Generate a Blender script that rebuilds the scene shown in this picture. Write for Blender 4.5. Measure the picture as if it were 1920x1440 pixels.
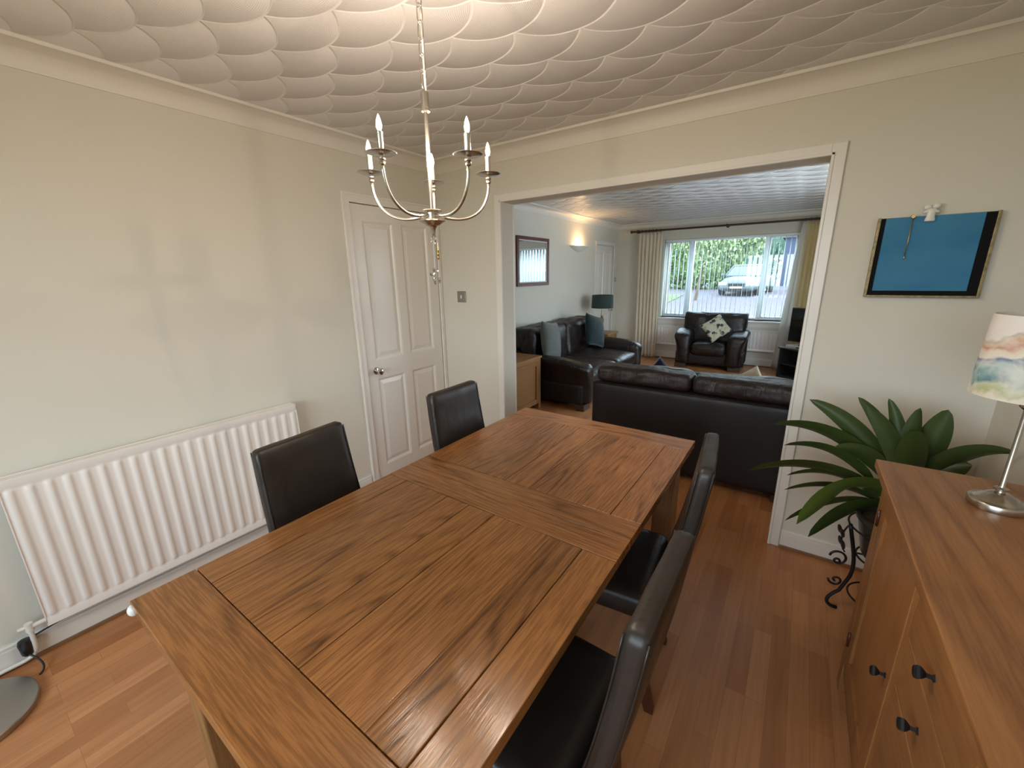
import bpy, bmesh, math, random
from mathutils import Vector, Matrix, Euler, noise
PI = math.pi
sc = bpy.context.scene
col = sc.collection
for o in list(bpy.data.objects):
    bpy.data.objects.remove(o)
random.seed(7)

# ------------------------------------------------------------ camera
cam_d = bpy.data.cameras.new('camera')
cam = bpy.data.objects.new('camera', cam_d)
col.objects.link(cam)
cam_d.sensor_fit = 'HORIZONTAL'
cam_d.sensor_width = 36.0
cam_d.lens = 766.05 / 1920 * 36.0
cam_d.clip_start = 0.02
cam_d.clip_end = 300
_yaw, _pitch, _roll = .6119, -.2609, -.0174
_r = Vector((math.cos(_yaw), math.sin(_yaw), 0))
_f = Vector((-math.sin(_yaw) * math.cos(_pitch), math.cos(_yaw) * math.cos(_pitch), math.sin(_pitch)))
_u = _r.cross(_f)
_R = _r * math.cos(_roll) + _u * math.sin(_roll)
_U = _u * math.cos(_roll) - _r * math.sin(_roll)
cam.matrix_world = Matrix(((_R.x, _U.x, -_f.x, 2.4476), (_R.y, _U.y, -_f.y, -2.5065), (_R.z, _U.z, -_f.z, 1.5139), (0, 0, 0, 1)))
sc.camera = cam

# ------------------------------------------------------------ world, daylight, exposure
SKY = 9.0          # overcast sky strength
BULB = 5.2         # watts of light from each candle bulb
w = bpy.data.worlds.new('overcast_sky')
sc.world = w
w.use_nodes = True
wn = w.node_tree.nodes
wl = w.node_tree.links
bg = wn['Background']
geo = wn.new('ShaderNodeNewGeometry')
sep = wn.new('ShaderNodeSeparateXYZ')
ramp = wn.new('ShaderNodeValToRGB')
wl.new(geo.outputs['Incoming'], sep.inputs[0])
mt = wn.new('ShaderNodeMath'); mt.operation = 'MULTIPLY'; mt.inputs[1].default_value = -1
wl.new(sep.outputs['Z'], mt.inputs[0])
wl.new(mt.outputs[0], ramp.inputs[0])
ramp.color_ramp.elements[0].color = (.80, .90, 1.0, 1)
ramp.color_ramp.elements[1].color = (.62, .80, 1.0, 1)
wl.new(ramp.outputs[0], bg.inputs['Color'])
bg.inputs['Strength'].default_value = SKY

def portal(loc, rot, sx, sy):
    ld = bpy.data.lights.new('daylight_portal', 'AREA')
    ld.shape = 'RECTANGLE'; ld.size = sx; ld.size_y = sy
    ld.cycles.is_portal = True
    lo = bpy.data.objects.new('daylight_portal', ld)
    lo.location = loc; lo.rotation_euler = rot
    col.objects.link(lo)
portal((1.335, 5.42, 1.40), (-PI / 2, 0, 0), 2.0, 1.36)      # front window, looking into the room (-y)
portal((1.80, -4.47, 1.45), (PI / 2, 0, 0), 2.4, 1.3)        # unseen rear window, looking into the room (+y)
portal((3.36, 2.35, 1.325), (0, PI / 2, 0), 1.35, 1.9)         # added, unseen side window of the living room, looking in (-x)

sc.view_settings.view_transform = 'Standard'
sc.view_settings.look = 'None'
sc.view_settings.exposure = 0.45
sc.view_settings.gamma = 1.0
sc.view_settings.use_curve_mapping = False
cy = sc.cycles
cy.use_denoising = True
try:
    cy.denoiser = 'OPENIMAGEDENOISE'
    cy.denoising_input_passes = 'RGB_ALBEDO_NORMAL'
except Exception:
    pass
cy.max_bounces = 10
cy.diffuse_bounces = 6
cy.glossy_bounces = 4
cy.transmission_bounces = 6
cy.transparent_max_bounces = 12
cy.caustics_reflective = False
cy.caustics_refractive = False
cy.sample_clamp_indirect = 6
cy.blur_glossy = 0.5

# ------------------------------------------------------------ material helpers
class NT:
    def __init__(s, name):
        s.m = bpy.data.materials.new(name)
        s.m.use_nodes = True
        s.t = s.m.node_tree
        s.n = s.t.nodes
        s.l = s.t.links
        s.b = s.n['Principled BSDF']
        s.out = s.n['Material Output']
    def new(s, kind, **kw):
        x = s.n.new('ShaderNode' + kind)
        for k, v in kw.items():
            setattr(x, k, v)
        return x
    def link(s, a, b):
        s.l.new(a, b)
    def math(s, op, a, b=None, c=None, clamp=False):
        x = s.n.new('ShaderNodeMath'); x.operation = op; x.use_clamp = clamp
        for i, v in enumerate((a, b, c)):
            if v is None: continue
            if isinstance(v, (int, float)): x.inputs[i].default_value = v
            else: s.l.new(v, x.inputs[i])
        return x.outputs[0]
    def coord(s, scale=(1, 1, 1), rot=(0, 0, 0), loc=(0, 0, 0), src='Object'):
        tc = s.n.new('ShaderNodeTexCoord')
        mp = s.n.new('ShaderNodeMapping')
        mp.inputs['Scale'].default_value = scale
        mp.inputs['Rotation'].default_value = rot
        mp.inputs['Location'].default_value = loc
        s.l.new(tc.outputs[src], mp.inputs[0])
        return mp.outputs[0]
    def noise(s, vec, scale, detail=2, rough=.5, dist=0.0):
        x = s.n.new('ShaderNodeTexNoise')
        x.inputs['Scale'].default_value = scale
        x.inputs['Detail'].default_value = detail
        x.inputs['Roughness'].default_value = rough
        x.inputs['Distortion'].default_value = dist
        if vec is not None: s.l.new(vec, x.inputs['Vector'])
        return x.outputs['Fac']
    def ramp(s, fac, stops):
        x = s.n.new('ShaderNodeValToRGB')
        e = x.color_ramp.elements
        while len(e) < len(stops): e.new(.5)
        for k, (p, c) in enumerate(stops):
            e[k].position = p
            e[k].color = (c[0], c[1], c[2], 1) if not isinstance(c, (int, float)) else (c, c, c, 1)
        s.l.new(fac, x.inputs[0])
        return x.outputs[0]
    def mix(s, fac, a, b, mode='MIX'):
        x = s.n.new('ShaderNodeMix'); x.data_type = 'RGBA'; x.blend_type = mode
        for sock, v in ((x.inputs[0], fac), (x.inputs[6], a), (x.inputs[7], b)):
            if isinstance(v, (int, float)): sock.default_value = v
            elif isinstance(v, tuple): sock.default_value = (v[0], v[1], v[2], 1)
            else: s.l.new(v, sock)
        return x.outputs[2]
    def bump(s, h, strength=.3, dist=.01):
        x = s.n.new('ShaderNodeBump')
        x.inputs['Strength'].default_value = strength
        x.inputs['Distance'].default_value = dist
        s.l.new(h, x.inputs['Height'])
        s.l.new(x.outputs[0], s.b.inputs['Normal'])
        return x
    def base(s, v):
        if isinstance(v, tuple): s.b.inputs['Base Color'].default_value = (v[0], v[1], v[2], 1)
        else: s.l.new(v, s.b.inputs['Base Color'])
    def set(s, rough=None, metal=None, spec=None, coat=None, sheen=None):
        if rough is not None: s.b.inputs['Roughness'].default_value = rough
        if metal is not None: s.b.inputs['Metallic'].default_value = metal
        if spec is not None: s.b.inputs['Specular IOR Level'].default_value = spec
        if coat is not None:
            s.b.inputs['Coat Weight'].default_value = coat
            s.b.inputs['Coat Roughness'].default_value = .12
        if sheen is not None: s.b.inputs['Sheen Weight'].default_value = sheen

def plain(name, c, rough=.5, metal=0, spec=.5, bump=None, var=.0, vscale=6.0):
    t = NT(name)
    if var:
        f = t.noise(t.coord(), vscale, 3)
        t.base(t.mix(t.ramp(f, [(.3, 0.0), (.7, 1.0)]), c, tuple(min(1, x * (1 - var)) for x in c)))
    else:
        t.base(c)
    t.set(rough, metal, spec)
    if bump:
        t.bump(t.noise(t.coord(), bump[0], 3), bump[1], bump[2])
    return t.m

def wood(name, axis, light, dark, rough=.3, plank=.0, grain=1.0, contrast=.75, pores=.35, coat=0.0):
    """boards whose grain runs along the given axis; every loose board gets its own offset and tint"""
    t = NT(name)
    g = t.new('NewGeometry')
    isl = g.outputs['Random Per Island']
    sc3 = {'x': (.55, 4.2, 4.2), 'y': (4.2, .55, 4.2), 'z': (4.2, 4.2, .55)}[axis]
    v0 = t.coord()
    off = t.new('VectorMath', operation='ADD')
    cmb = t.new('CombineXYZ')
    t.link(t.math('MULTIPLY', isl, 37.0), cmb.inputs[0]); t.link(t.math('MULTIPLY', isl, 23.0), cmb.inputs[1]); t.link(t.math('MULTIPLY', isl, 11.0), cmb.inputs[2])
    t.link(v0, off.inputs[0]); t.link(cmb.outputs[0], off.inputs[1])
    mp = t.new('Mapping'); mp.inputs['Scale'].default_value = sc3
    t.link(off.outputs[0], mp.inputs[0])
    vec = mp.outputs[0]
    big = t.noise(vec, .85 * grain, 1.6, .4, .2)
    rings = t.math('FRACT', t.math('MULTIPLY', big, 34.0))
    rings = t.math('ABSOLUTE', t.math('SUBTRACT', rings, .5))
    line = t.ramp(rings, [(0.0, 1.0), (.12, .55), (.28, 0.0)])
    brk = t.noise(vec, 2.0 * grain, 3, .6)
    line = t.math('MULTIPLY', line, t.ramp(brk, [(.42, 0.05), (.62, 1.0)]))
    sc4 = {'x': (9, 190, 190), 'y': (190, 9, 190), 'z': (190, 190, 9)}[axis]
    mp2 = t.new('Mapping'); mp2.inputs['Scale'].default_value = sc4
    t.link(off.outputs[0], mp2.inputs[0])
    fine = t.noise(mp2.outputs[0], 1.0, 3, .6)
    mid = t.noise(vec, 5.0, 4, .6)
    f = t.math('ADD', t.math('MULTIPLY', line, contrast), t.math('MULTIPLY', t.ramp(fine, [(.42, 1.0), (.6, 0.0)]), pores))
    f = t.math('ADD', f, t.math('MULTIPLY', mid, .24))
    f = t.math('SUBTRACT', f, .12, clamp=True)
    c = t.mix(f, light, dark)
    tint = t.math('ADD', t.math('MULTIPLY', isl, .28), .84)
    hsv = t.new('HueSaturation'); t.link(tint, hsv.inputs['Value']); t.link(c, hsv.inputs['Color'])
    kn = t.noise(vec, .8, 1, .5)
    c2 = t.mix(t.ramp(kn, [(.72, 0.0), (.82, .25)]), hsv.outputs[0], dark)
    t.base(c2)
    t.set(rough, coat=coat)
    t.bump(t.math('MULTIPLY', f, -1.0), .12, .002)
    return t.m

def fabric(name, c, c2=None, rough=.85, scale=260):
    t = NT(name)
    n = t.noise(t.coord(), 9, 3)
    t.base(t.mix(n, c, c2 or tuple(x * .75 for x in c)))
    t.set(rough, sheen=.25, spec=.2)
    t.bump(t.noise(t.coord(), scale, 2), .25, .002)
    return t.m

def leather(name, c, rough=.38, wr=.35, st=(1, 1, 1)):
    t = NT(name)
    v = t.coord()
    vo = t.new('TexVoronoi'); vo.inputs['Scale'].default_value = 230
    t.link(v, vo.inputs['Vector'])
    w1 = t.noise(t.coord(st), 7, 4, .55, 1.2)
    w2 = t.noise(t.coord((1, 3, 1)), 5, 3, .5, 2.0)
    h = t.math('ADD', t.math('MULTIPLY', vo.outputs['Distance'], .06), t.math('MULTIPLY', t.math('ADD', w1, w2), 1.0))
    t.base(t.mix(w1, c, tuple(x * 1.5 for x in c)))
    t.set(spec=.42)
    t.link(t.ramp(w1, [(.3, rough - .07), (.7, rough + .10)]), t.b.inputs['Roughness'])
    t.bump(h, wr, .012)
    return t.m

def emit(name, c, s):
    t = NT(name)
    e = t.new('Emission')
    e.inputs[0].default_value = (c[0], c[1], c[2], 1); e.inputs[1].default_value = s
    t.link(e.outputs[0], t.out.inputs[0])
    return t.m

def glassy(name, tint=(1, 1, 1), gloss=.07):
    t = NT(name)
    tr = t.new('BsdfTransparent'); tr.inputs[0].default_value = (tint[0], tint[1], tint[2], 1)
    gl = t.new('BsdfGlossy'); gl.inputs['Roughness'].default_value = .02
    mx = t.new('MixShader'); mx.inputs[0].default_value = gloss
    t.link(tr.outputs[0], mx.inputs[1]); t.link(gl.outputs[0], mx.inputs[2]); t.link(mx.outputs[0], t.out.inputs[0])
    return t.m

def translucent(name, c, amt=.35, rough=.9):
    t = NT(name)
    f = t.noise(t.coord((1, 1, .2)), 30, 2)
    t.base(t.mix(f, c, tuple(x * .92 for x in c)))
    t.set(rough, spec=.15)
    tr = t.new('BsdfTranslucent'); tr.inputs[0].default_value = (c[0], c[1], c[2], 1)
    mx = t.new('MixShader'); mx.inputs[0].default_value = amt
    t.link(t.b.outputs[0], mx.inputs[1]); t.link(tr.outputs[0], mx.inputs[2]); t.link(mx.outputs[0], t.out.inputs[0])
    return t.m

M = {}
def wall_paint(name, c):
    t = NT(name)
    n = t.noise(t.coord(), 2.2, 3)
    t.base(t.mix(n, c, tuple(x * .965 for x in c)))
    t.set(.75, spec=.25)
    t.bump(t.noise(t.coord(), 170, 3), .06, .003)
    return t.m
M['wall'] = wall_paint('cream_wall_paint', (.66, .632, .552))
M['gloss'] = plain('white_gloss_paint', (.74, .71, .66), .3, spec=.5, bump=(40, .03, .003))
M['cove'] = plain('white_matt_cornice', (.70, .67, .62), .55)
M['radiator'] = plain('white_enamel', (.78, .74, .70), .28, spec=.5)
M['upvc'] = plain('white_upvc', (.82, .84, .85), .3)

def artex(name, depth, rough):
    """swirled fan plaster: overlapping circular combed strokes on a triangular lattice"""
    t = NT(name)
    Rr, RS = .232, .2
    v = t.coord()
    nz = t.new('TexNoise'); nz.inputs['Scale'].default_value = 3.0
    t.link(v, nz.inputs['Vector'])
    sx = t.new('SeparateXYZ'); t.link(v, sx.inputs[0])
    sn = t.new('SeparateColor'); t.link(nz.outputs['Color'], sn.inputs[0])
    X = t.math('ADD', t.math('SUBTRACT', sx.outputs[0], .882), t.math('MULTIPLY', t.math('SUBTRACT', sn.outputs[0], .5), .03))
    Y = t.math('ADD', t.math('ADD', sx.outputs[1], 1.645), t.math('MULTIPLY', t.math('SUBTRACT', sn.outputs[1], .5), .03))
    s = t.math('DIVIDE', t.math('ADD', t.math('MULTIPLY', X, .866), t.math('MULTIPLY', Y, .5)), .23)
    q = t.math('DIVIDE', t.math('ADD', t.math('MULTIPLY', X, -.5), t.math('MULTIPLY', Y, .866)), RS)
    k = t.math('FLOOR', q)
    def row(kk):
        dt = t.math('MULTIPLY', t.math('SUBTRACT', q, kk), RS)
        off = t.math('MULTIPLY', kk, .5)
        d2 = t.math('SUBTRACT', Rr * Rr, t.math('MULTIPLY', dt, dt))
        hw = t.math('DIVIDE', t.math('SQRT', t.math('MAXIMUM', d2, 0.0)), .23)
        so = t.math('SUBTRACT', s, off)
        c = t.math('CEIL', t.math('SUBTRACT', so, hw))
        ds = t.math('SUBTRACT', so, c)
        ok = t.math('MULTIPLY', t.math('LESS_THAN', t.math('ABSOLUTE', ds), hw), t.math('GREATER_THAN', d2, 0.0))
        ds = t.math('MULTIPLY', ds, .23)
        r = t.math('SQRT', t.math('ADD', t.math('MULTIPLY', ds, ds), t.math('MULTIPLY', dt, dt)))
        return ok, r
    ok0, r0 = row(t.math('SUBTRACT', k, 1.0))
    ok1, r1 = row(k)
    r = t.math('ADD', t.math('MULTIPLY', ok0, r0), t.math('MULTIPLY', t.math('SUBTRACT', 1.0, ok0), r1))
    rr = t.math('DIVIDE', r, Rr)
    dome = t.math('MULTIPLY', t.math('POWER', rr, 2.0), .85)
    rim = t.math('MULTIPLY', t.math('SMOOTH_MIN', 1.0, t.math('MULTIPLY', t.math('MAXIMUM', t.math('SUBTRACT', rr, .965), 0.0), 30.0), .1), .12)
    comb = t.math('MULTIPLY', t.math('SINE', t.math('MULTIPLY', r, 2 * PI / .0060)), .0035)
    h = t.math('ADD', t.math('SUBTRACT', rim, dome), comb)
    c = t.mix(t.math('ADD', .5, t.math('MULTIPLY', comb, 60.0), clamp=True), (.66, .645, .63), (.71, .695, .68))
    t.base(c)
    t.set(rough, spec=.6)
    t.bump(h, 1.0, depth)
    return t.m
M['artex'] = artex('swirled_plaster_ceiling', .050, .36)
M['artex2'] = artex('deep_swirled_plaster_ceiling', .105, .22)

def laminate():
    t = NT('oak_strip_laminate_floor')
    v = t.coord(rot=(0, 0, PI / 2))
    br = t.new('TexBrick')
    t.link(v, br.inputs['Vector'])
    br.inputs['Scale'].default_value = 1.0
    br.inputs['Brick Width'].default_value = .36
    br.inputs['Row Height'].default_value = .065
    br.inputs['Mortar Size'].default_value = .0009
    br.inputs['Mortar Smooth'].default_value = .4
    br.inputs['Bias'].default_value = 0
    br.offset = .37; br.offset_frequency = 3
    br.inputs['Color1'].default_value = (0, 0, 0, 1); br.inputs['Color2'].default_value = (1, 1, 1, 1)
    br.inputs['Mortar'].default_value = (.5, .5, .5, 1)
    v2 = t.coord((60, 2.2, 60))
    f1 = t.noise(v2, 1, 4, .6, .4)
    f2 = t.noise(t.coord((9, 1.0, 9)), 1.4, 3, .6, .6)
    base = t.mix(br.outputs['Color'], (.385, .148, .050), (.57, .255, .103))
    c = t.mix(t.ramp(f1, [(.35, 0.0), (.7, .42)]), base, (.22, .085, .034))
    c = t.mix(t.ramp(f2, [(.4, 0.0), (.8, .35)]), c, (.56, .28, .12))
    c = t.mix(t.math('MULTIPLY', br.outputs['Fac'], .35), c, (.12, .055, .025))
    t.base(c)
    t.set(.32, spec=.45)
    t.bump(t.math('ADD', t.math('MULTIPLY', f1, .3), t.math('MULTIPLY', br.outputs['Fac'], -1.0)), .1, .001)
    return t.m
M['floor'] = laminate()
TL, TD = (.375, .158, .048), (.080, .027, .008)
M['table_y'] = wood('rustic_oak_along', 'y', TL, TD, .20, grain=1.0, contrast=.52, pores=.42)
M['table_x'] = wood('rustic_oak_across', 'x', TL, TD, .20, grain=1.0, contrast=.52, pores=.42)
M['table_z'] = wood('rustic_oak_leg', 'z', (.27, .135, .05), TD, .4, contrast=.4, pores=.3)
SL, SD = (.285, .130, .045), (.13, .050, .016)
M['side_y'] = wood('sideboard_oak_along', 'y', SL, SD, .34, grain=.55, contrast=.55, pores=.3)
M['side_z'] = wood('sideboard_oak_upright', 'z', (.36, .155, .048), SD, .38, grain=.7, contrast=.4, pores=.2)
M['oak_y'] = wood('light_oak_along', 'y', (.30, .145, .055), (.16, .07, .025), .35, grain=.7, contrast=.35, pores=.2)
M['oak_z'] = wood('light_oak_upright', 'z', (.28, .135, .05), (.16, .07, .025), .4, grain=.7, contrast=.35, pores=.2)
M['mahog'] = wood('mahogany_legs', 'z', (.075, .022, .012), (.03, .010, .006), .3, contrast=.4, pores=.2)
M['mahog_y'] = wood('mahogany_frame', 'y', (.13, .035, .022), (.05, .015, .010), .3, contrast=.4, pores=.2)
M['bead'] = plain('oak_floor_bead', (.24, .12, .055), .45, var=.2, vscale=20)
M['chair'] = leather('dark_brown_leather', (.018, .0135, .011), .36, .10)
M['sofa'] = leather('espresso_leather', (.0105, .0062, .0048), .36, .60)
M['sofa_flat'] = leather('espresso_leather_smooth', (.0070, .0046, .0042), .52, .10)
M['sofa_crush'] = leather('espresso_leather_gathered', (.017, .0100, .0078), .44, .9, (2.2, 1, .35))
M['sofafoot'] = plain('dark_wood_block', (.05, .027, .018), .4)
M['nickel'] = plain('brushed_nickel', (.52, .48, .42), .27, 1.0)
M['chrome'] = plain('polished_chrome', (.70, .68, .65), .12, 1.0)
M['brass'] = plain('antique_brass', (.36, .30, .16), .3, 1.0)
M['steel'] = plain('satin_steel_plate', (.36, .35, .31), .38, 1.0)
M['lampbase'] = plain('satin_grey_metal', (.42, .40, .37), .35, 1.0)
M['iron'] = plain('black_wrought_iron', (.012, .012, .013), .45, .3)
M['black'] = plain('black_plastic', (.010, .010, .011), .35)
M['black_matt'] = plain('matt_black_card', (.006, .006, .007), .8, spec=.15)
M['screen'] = plain('black_screen_glass', (.004, .004, .005), .08)
M['cable'] = plain('black_rubber_cable', (.012, .011, .010), .5)
M['porcelain'] = plain('white_porcelain', (.72, .70, .65), .3)
M['gold'] = plain('gold_leaf', (.55, .36, .12), .35, 1.0)
M['goldframe'] = plain('aged_gold_frame', (.34, .26, .13), .45, .55, var=.5, vscale=60)
M['pot'] = plain('dark_glazed_pot', (.035, .036, .030), .3)
M['soil'] = plain('potting_soil', (.03, .018, .010), .95, bump=(60, .8, .02))
M['string'] = plain('white_cord', (.75, .72, .66), .8)
M['candle'] = plain('ivory_candle_sleeve', (.78, .70, .54), .35)
M['filament'] = emit('warm_candle_filament', (1.0, .78, .56), 60.0)
def glow_glass(name, c, s_, clear):
    t = NT(name)
    e = t.new('Emission'); e.inputs[0].default_value = (c[0], c[1], c[2], 1); e.inputs[1].default_value = s_
    tr = t.new('BsdfTransparent'); tr.inputs[0].default_value = (clear, clear, clear, 1)
    ad = t.new('AddShader'); t.link(e.outputs[0], ad.inputs[0]); t.link(tr.outputs[0], ad.inputs[1]); t.link(ad.outputs[0], t.out.inputs[0])
    return t.m
M['bulb'] = glow_glass('glowing_frosted_bulb_glass', (1.0, .80, .55), 9.0, .86)
M['sconce_bulb'] = emit('warm_uplight_bulb', (1.0, .60, .27), 900)
M['plaster'] = plain('white_plaster', (.72, .70, .66), .7)
M['glass'] = glassy('window_glass', (.96, .99, .985), .06)
M['lamp_glass'] = glassy('clear_glass_drops', (.9, .9, .9), .45)
M['mirror'] = plain('mirror_glass', (.86, .90, .93), .015, 1.0)
M['mount'] = plain('pale_picture_mount', (.62, .64, .64), .6)
M['blind'] = translucent('white_blind_fabric', (.80, .86, .86), .45)
M['curtain'] = translucent('cream_curtain_cloth', (.92, .85, .72), .35)
M['curtain_gold'] = translucent('golden_cream_curtain', (.92, .80, .50), .4)
M['lining'] = translucent('white_curtain_lining', (.84, .84, .80), .4)
M['pole'] = plain('dark_wood_pole', (.040, .020, .014), .35)
M['c_grey'] = fabric('grey_green_cushion', (.13, .145, .135))
M['c_teal'] = fabric('dark_teal_cushion', (.015, .032, .038))
M['c_navy'] = fabric('navy_velvet', (.006, .010, .028))
M['c_cream'] = fabric('cream_cushion', (.55, .47, .34))
M['c_throw'] = fabric('teal_blanket', (.03, .14, .20))
M['tealshade'] = fabric('dark_teal_lampshade', (.035, .055, .052), rough=.8)
M['silver'] = plain('silver_plastic', (.35, .33, .30), .4)
def floral():
    t = NT('floral_print')
    v = t.coord()
    vo = t.new('TexVoronoi'); vo.inputs['Scale'].default_value = 13
    t.link(v, vo.inputs['Vector'])
    petal = t.math('ADD', vo.outputs['Distance'], t.math('MULTIPLY', t.noise(v, 60, 2), .35))
    c = t.mix(t.noise(v, 7, 3), (.62, .58, .48), (.34, .36, .24))
    c = t.mix(t.ramp(petal, [(.53, 1.0), (.59, 0.0)]), c, (.045, .045, .045))
    c = t.mix(t.ramp(t.noise(v, 22, 2, .5, 1.5), [(.56, 0.0), (.62, .7)]), c, (.24, .28, .16))
    t.base(c); t.set(.85, spec=.2)
    return t.m
M['floral'] = floral()
def watercolour():
    t = NT('watercolour_landscape_shade')
    v = t.coord()
    sx = t.new('SeparateXYZ'); t.link(v, sx.inputs[0])
    z = sx.outputs[2]
    wob = t.math('MULTIPLY', t.math('SUBTRACT', t.noise(v, 9, 3, .6, .8), .5), .11)
    slope = t.math('MULTIPLY', sx.outputs[0], -.22)
    zz = t.math('ADD', t.math('ADD', z, wob), slope)
    a = t.math('DIVIDE', zz, .2)
    c = t.ramp(a, [(.0, (.70, .63, .52)), (.11, (.68, .62, .50)), (.17, (.42, .45, .24)), (.24, (.52, .55, .40)),
                   (.29, (.12, .25, .28)), (.38, (.25, .42, .44)), (.47, (.50, .58, .56)), (.52, (.16, .22, .36)),
                   (.555, (.72, .68, .60)), (.64, (.70, .62, .50)), (.69, (.52, .27, .20)), (.75, (.64, .50, .38)),
                   (.80, (.50, .45, .42)), (.84, (.74, .70, .66)), (1.0, (.74, .70, .68))])
    c = t.mix(t.ramp(t.noise(v, 26, 3, .6, 1.0), [(.45, 0.0), (.7, .5)]), c, (.74, .71, .66))
    c = t.mix(t.ramp(t.noise(v, 7, 2, .5, .6), [(.47, 0.0), (.60, .75)]), c, (.78, .75, .70))
    t.base(c); t.set(.8, spec=.2)
    return t.m
M['shade'] = watercolour()
def leafmat(name, c1, c2, rough=.38, island=True):
    t = NT(name)
    g = t.new('NewGeometry')
    n = t.noise(t.coord(), 14, 2)
    f = t.math('ADD', t.math('MULTIPLY', g.outputs['Random Per Island'], .6 if island else 0), t.math('MULTIPLY', n, .5), clamp=True)
    t.base(t.mix(f, c1, c2)); t.set(rough, spec=.5)
    return t.m
M['leaf'] = leafmat('dark_green_leaf', (.020, .038, .008), (.048, .078, .014), .42)
M['leaf_light'] = leafmat('light_green_leaf', (.13, .18, .030), (.08, .13, .022), .35)
M['hedge'] = leafmat('garden_hedge_leaves', (.07, .15, .05), (.19, .25, .09), .6)
M['tree'] = leafmat('bright_tree_leaves', (.13, .23, .10), (.31, .37, .18), .6)
M['conifer'] = leafmat('conifer_leaves', (.03, .08, .05), (.09, .16, .10), .7)
M['bark'] = plain('tree_bark', (.08, .055, .035), .9)
def paving():
    t = NT('red_block_paving')
    br = t.new('TexBrick'); t.link(t.coord(), br.inputs['Vector'])
    br.inputs['Scale'].default_value = 1.0
    br.inputs['Brick Width'].default_value = .2; br.inputs['Row Height'].default_value = .1; br.inputs['Mortar Size'].default_value = .006
    br.inputs['Color1'].default_value = (.095, .062, .064, 1); br.inputs['Color2'].default_value = (.068, .058, .075, 1); br.inputs['Mortar'].default_value = (.045, .042, .045, 1)
    c = t.mix(t.ramp(t.noise(t.coord(), .5, 3), [(.4, 0.0), (.65, .6)]), br.outputs['Color'], (.060, .064, .09))
    t.base(c); t.set(.85)
    return t.m
M['paving'] = paving()
M['lawn'] = plain('mown_grass', (.09, .13, .035), .95, var=.4, vscale=30)
M['carpaint'] = plain('silver_blue_car_paint', (.07, .095, .11), .45, .2)
M['carglass'] = plain('dark_car_glass', (.03, .045, .055), .08)
M['tyre'] = plain('black_tyre', (.01, .01, .01), .8)
M['headlamp'] = plain('clear_headlamp', (.6, .66, .70), .1, .3)
M['plate'] = plain('white_number_plate', (.75, .75, .70), .4)
M['garage'] = plain('dark_blue_cladding', (.022, .035, .075), .6)
M['brickwall'] = plain('grey_brick', (.16, .14, .14), .85, var=.3, vscale=8)
M['roof'] = plain('slate_roof', (.07, .08, .10), .8)
M['bin'] = plain('dark_blue_bin', (.012, .05, .09), .45)

# ------------------------------------------------------------ mesh helpers
def link(name, bm, mats, parent=None, smooth=False, angle=None):
    me = bpy.data.meshes.new(name)
    bmesh.ops.recalc_face_normals(bm, faces=bm.faces[:])
    bm.to_mesh(me); bm.free()
    for m in (mats if isinstance(mats, (list, tuple)) else [mats]):
        me.materials.append(m)
    if smooth:
        for p in me.polygons: p.use_smooth = True
        if angle is not None:
            try: me.set_sharp_from_angle(angle=angle)
            except Exception: pass
    o = bpy.data.objects.new(name, me)
    col.objects.link(o)
    if parent is not None: o.parent = parent
    return o

def box(bm, lo, hi, bev=0.0, seg=2, mat=0, M4=None):
    lo = Vector(lo); hi = Vector(hi)
    vs = []
    for i in range(8):
        vs.append(bm.verts.new(((hi if i & 1 else lo).x, (hi if i & 2 else lo).y, (hi if i & 4 else lo).z)))
    fs = [bm.faces.new([vs[k] for k in q]) for q in ((0, 2, 3, 1), (4, 5, 7, 6), (0, 1, 5, 4), (2, 6, 7, 3), (0, 4, 6, 2), (1, 3, 7, 5))]
    geom = vs
    if bev > 0:
        es = list({e for f in fs for e in f.edges})
        r = bmesh.ops.bevel(bm, geom=es, offset=bev, segments=seg, profile=.5, affect='EDGES')
        fs = list({f for v in r['verts'] for f in v.link_faces})
        geom = list({v for f in fs for v in f.verts})
    for f in fs:
        f.material_index = mat
    if M4 is not None:
        bmesh.ops.transform(bm, matrix=M4, verts=geom)
    return geom

def lathe(bm, prof, c=(0, 0, 0), seg=32, mat=0, axis='z', cap=True):
    rings = []
    for r, h in prof:
        ring = []
        if r < 1e-6:
            p = {'z': (0, 0, h), 'y': (0, h, 0), 'x': (h, 0, 0)}[axis]
            ring = [bm.verts.new(Vector(p) + Vector(c))]
        else:
            for k in range(seg):
                a = 2 * PI * k / seg
                u, v = r * math.cos(a), r * math.sin(a)
                p = {'z': (u, v, h), 'y': (u, h, v), 'x': (h, u, v)}[axis]
                ring.append(bm.verts.new(Vector(p) + Vector(c)))
        rings.append(ring)
    for a, b in zip(rings, rings[1:]):
        for k in range(seg):
            k2 = (k + 1) % seg
            if len(a) == 1 and len(b) == 1: continue
            if len(a) == 1: f = bm.faces.new((a[0], b[k], b[k2]))
            elif len(b) == 1: f = bm.faces.new((a[k], a[k2], b[0]))
            else: f = bm.faces.new((a[k], a[k2], b[k2], b[k]))
            f.material_index = mat
    if cap:
        for rg in (rings[0], rings[-1]):
            if len(rg) > 2:
                f = bm.faces.new(rg); f.material_index = mat

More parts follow.
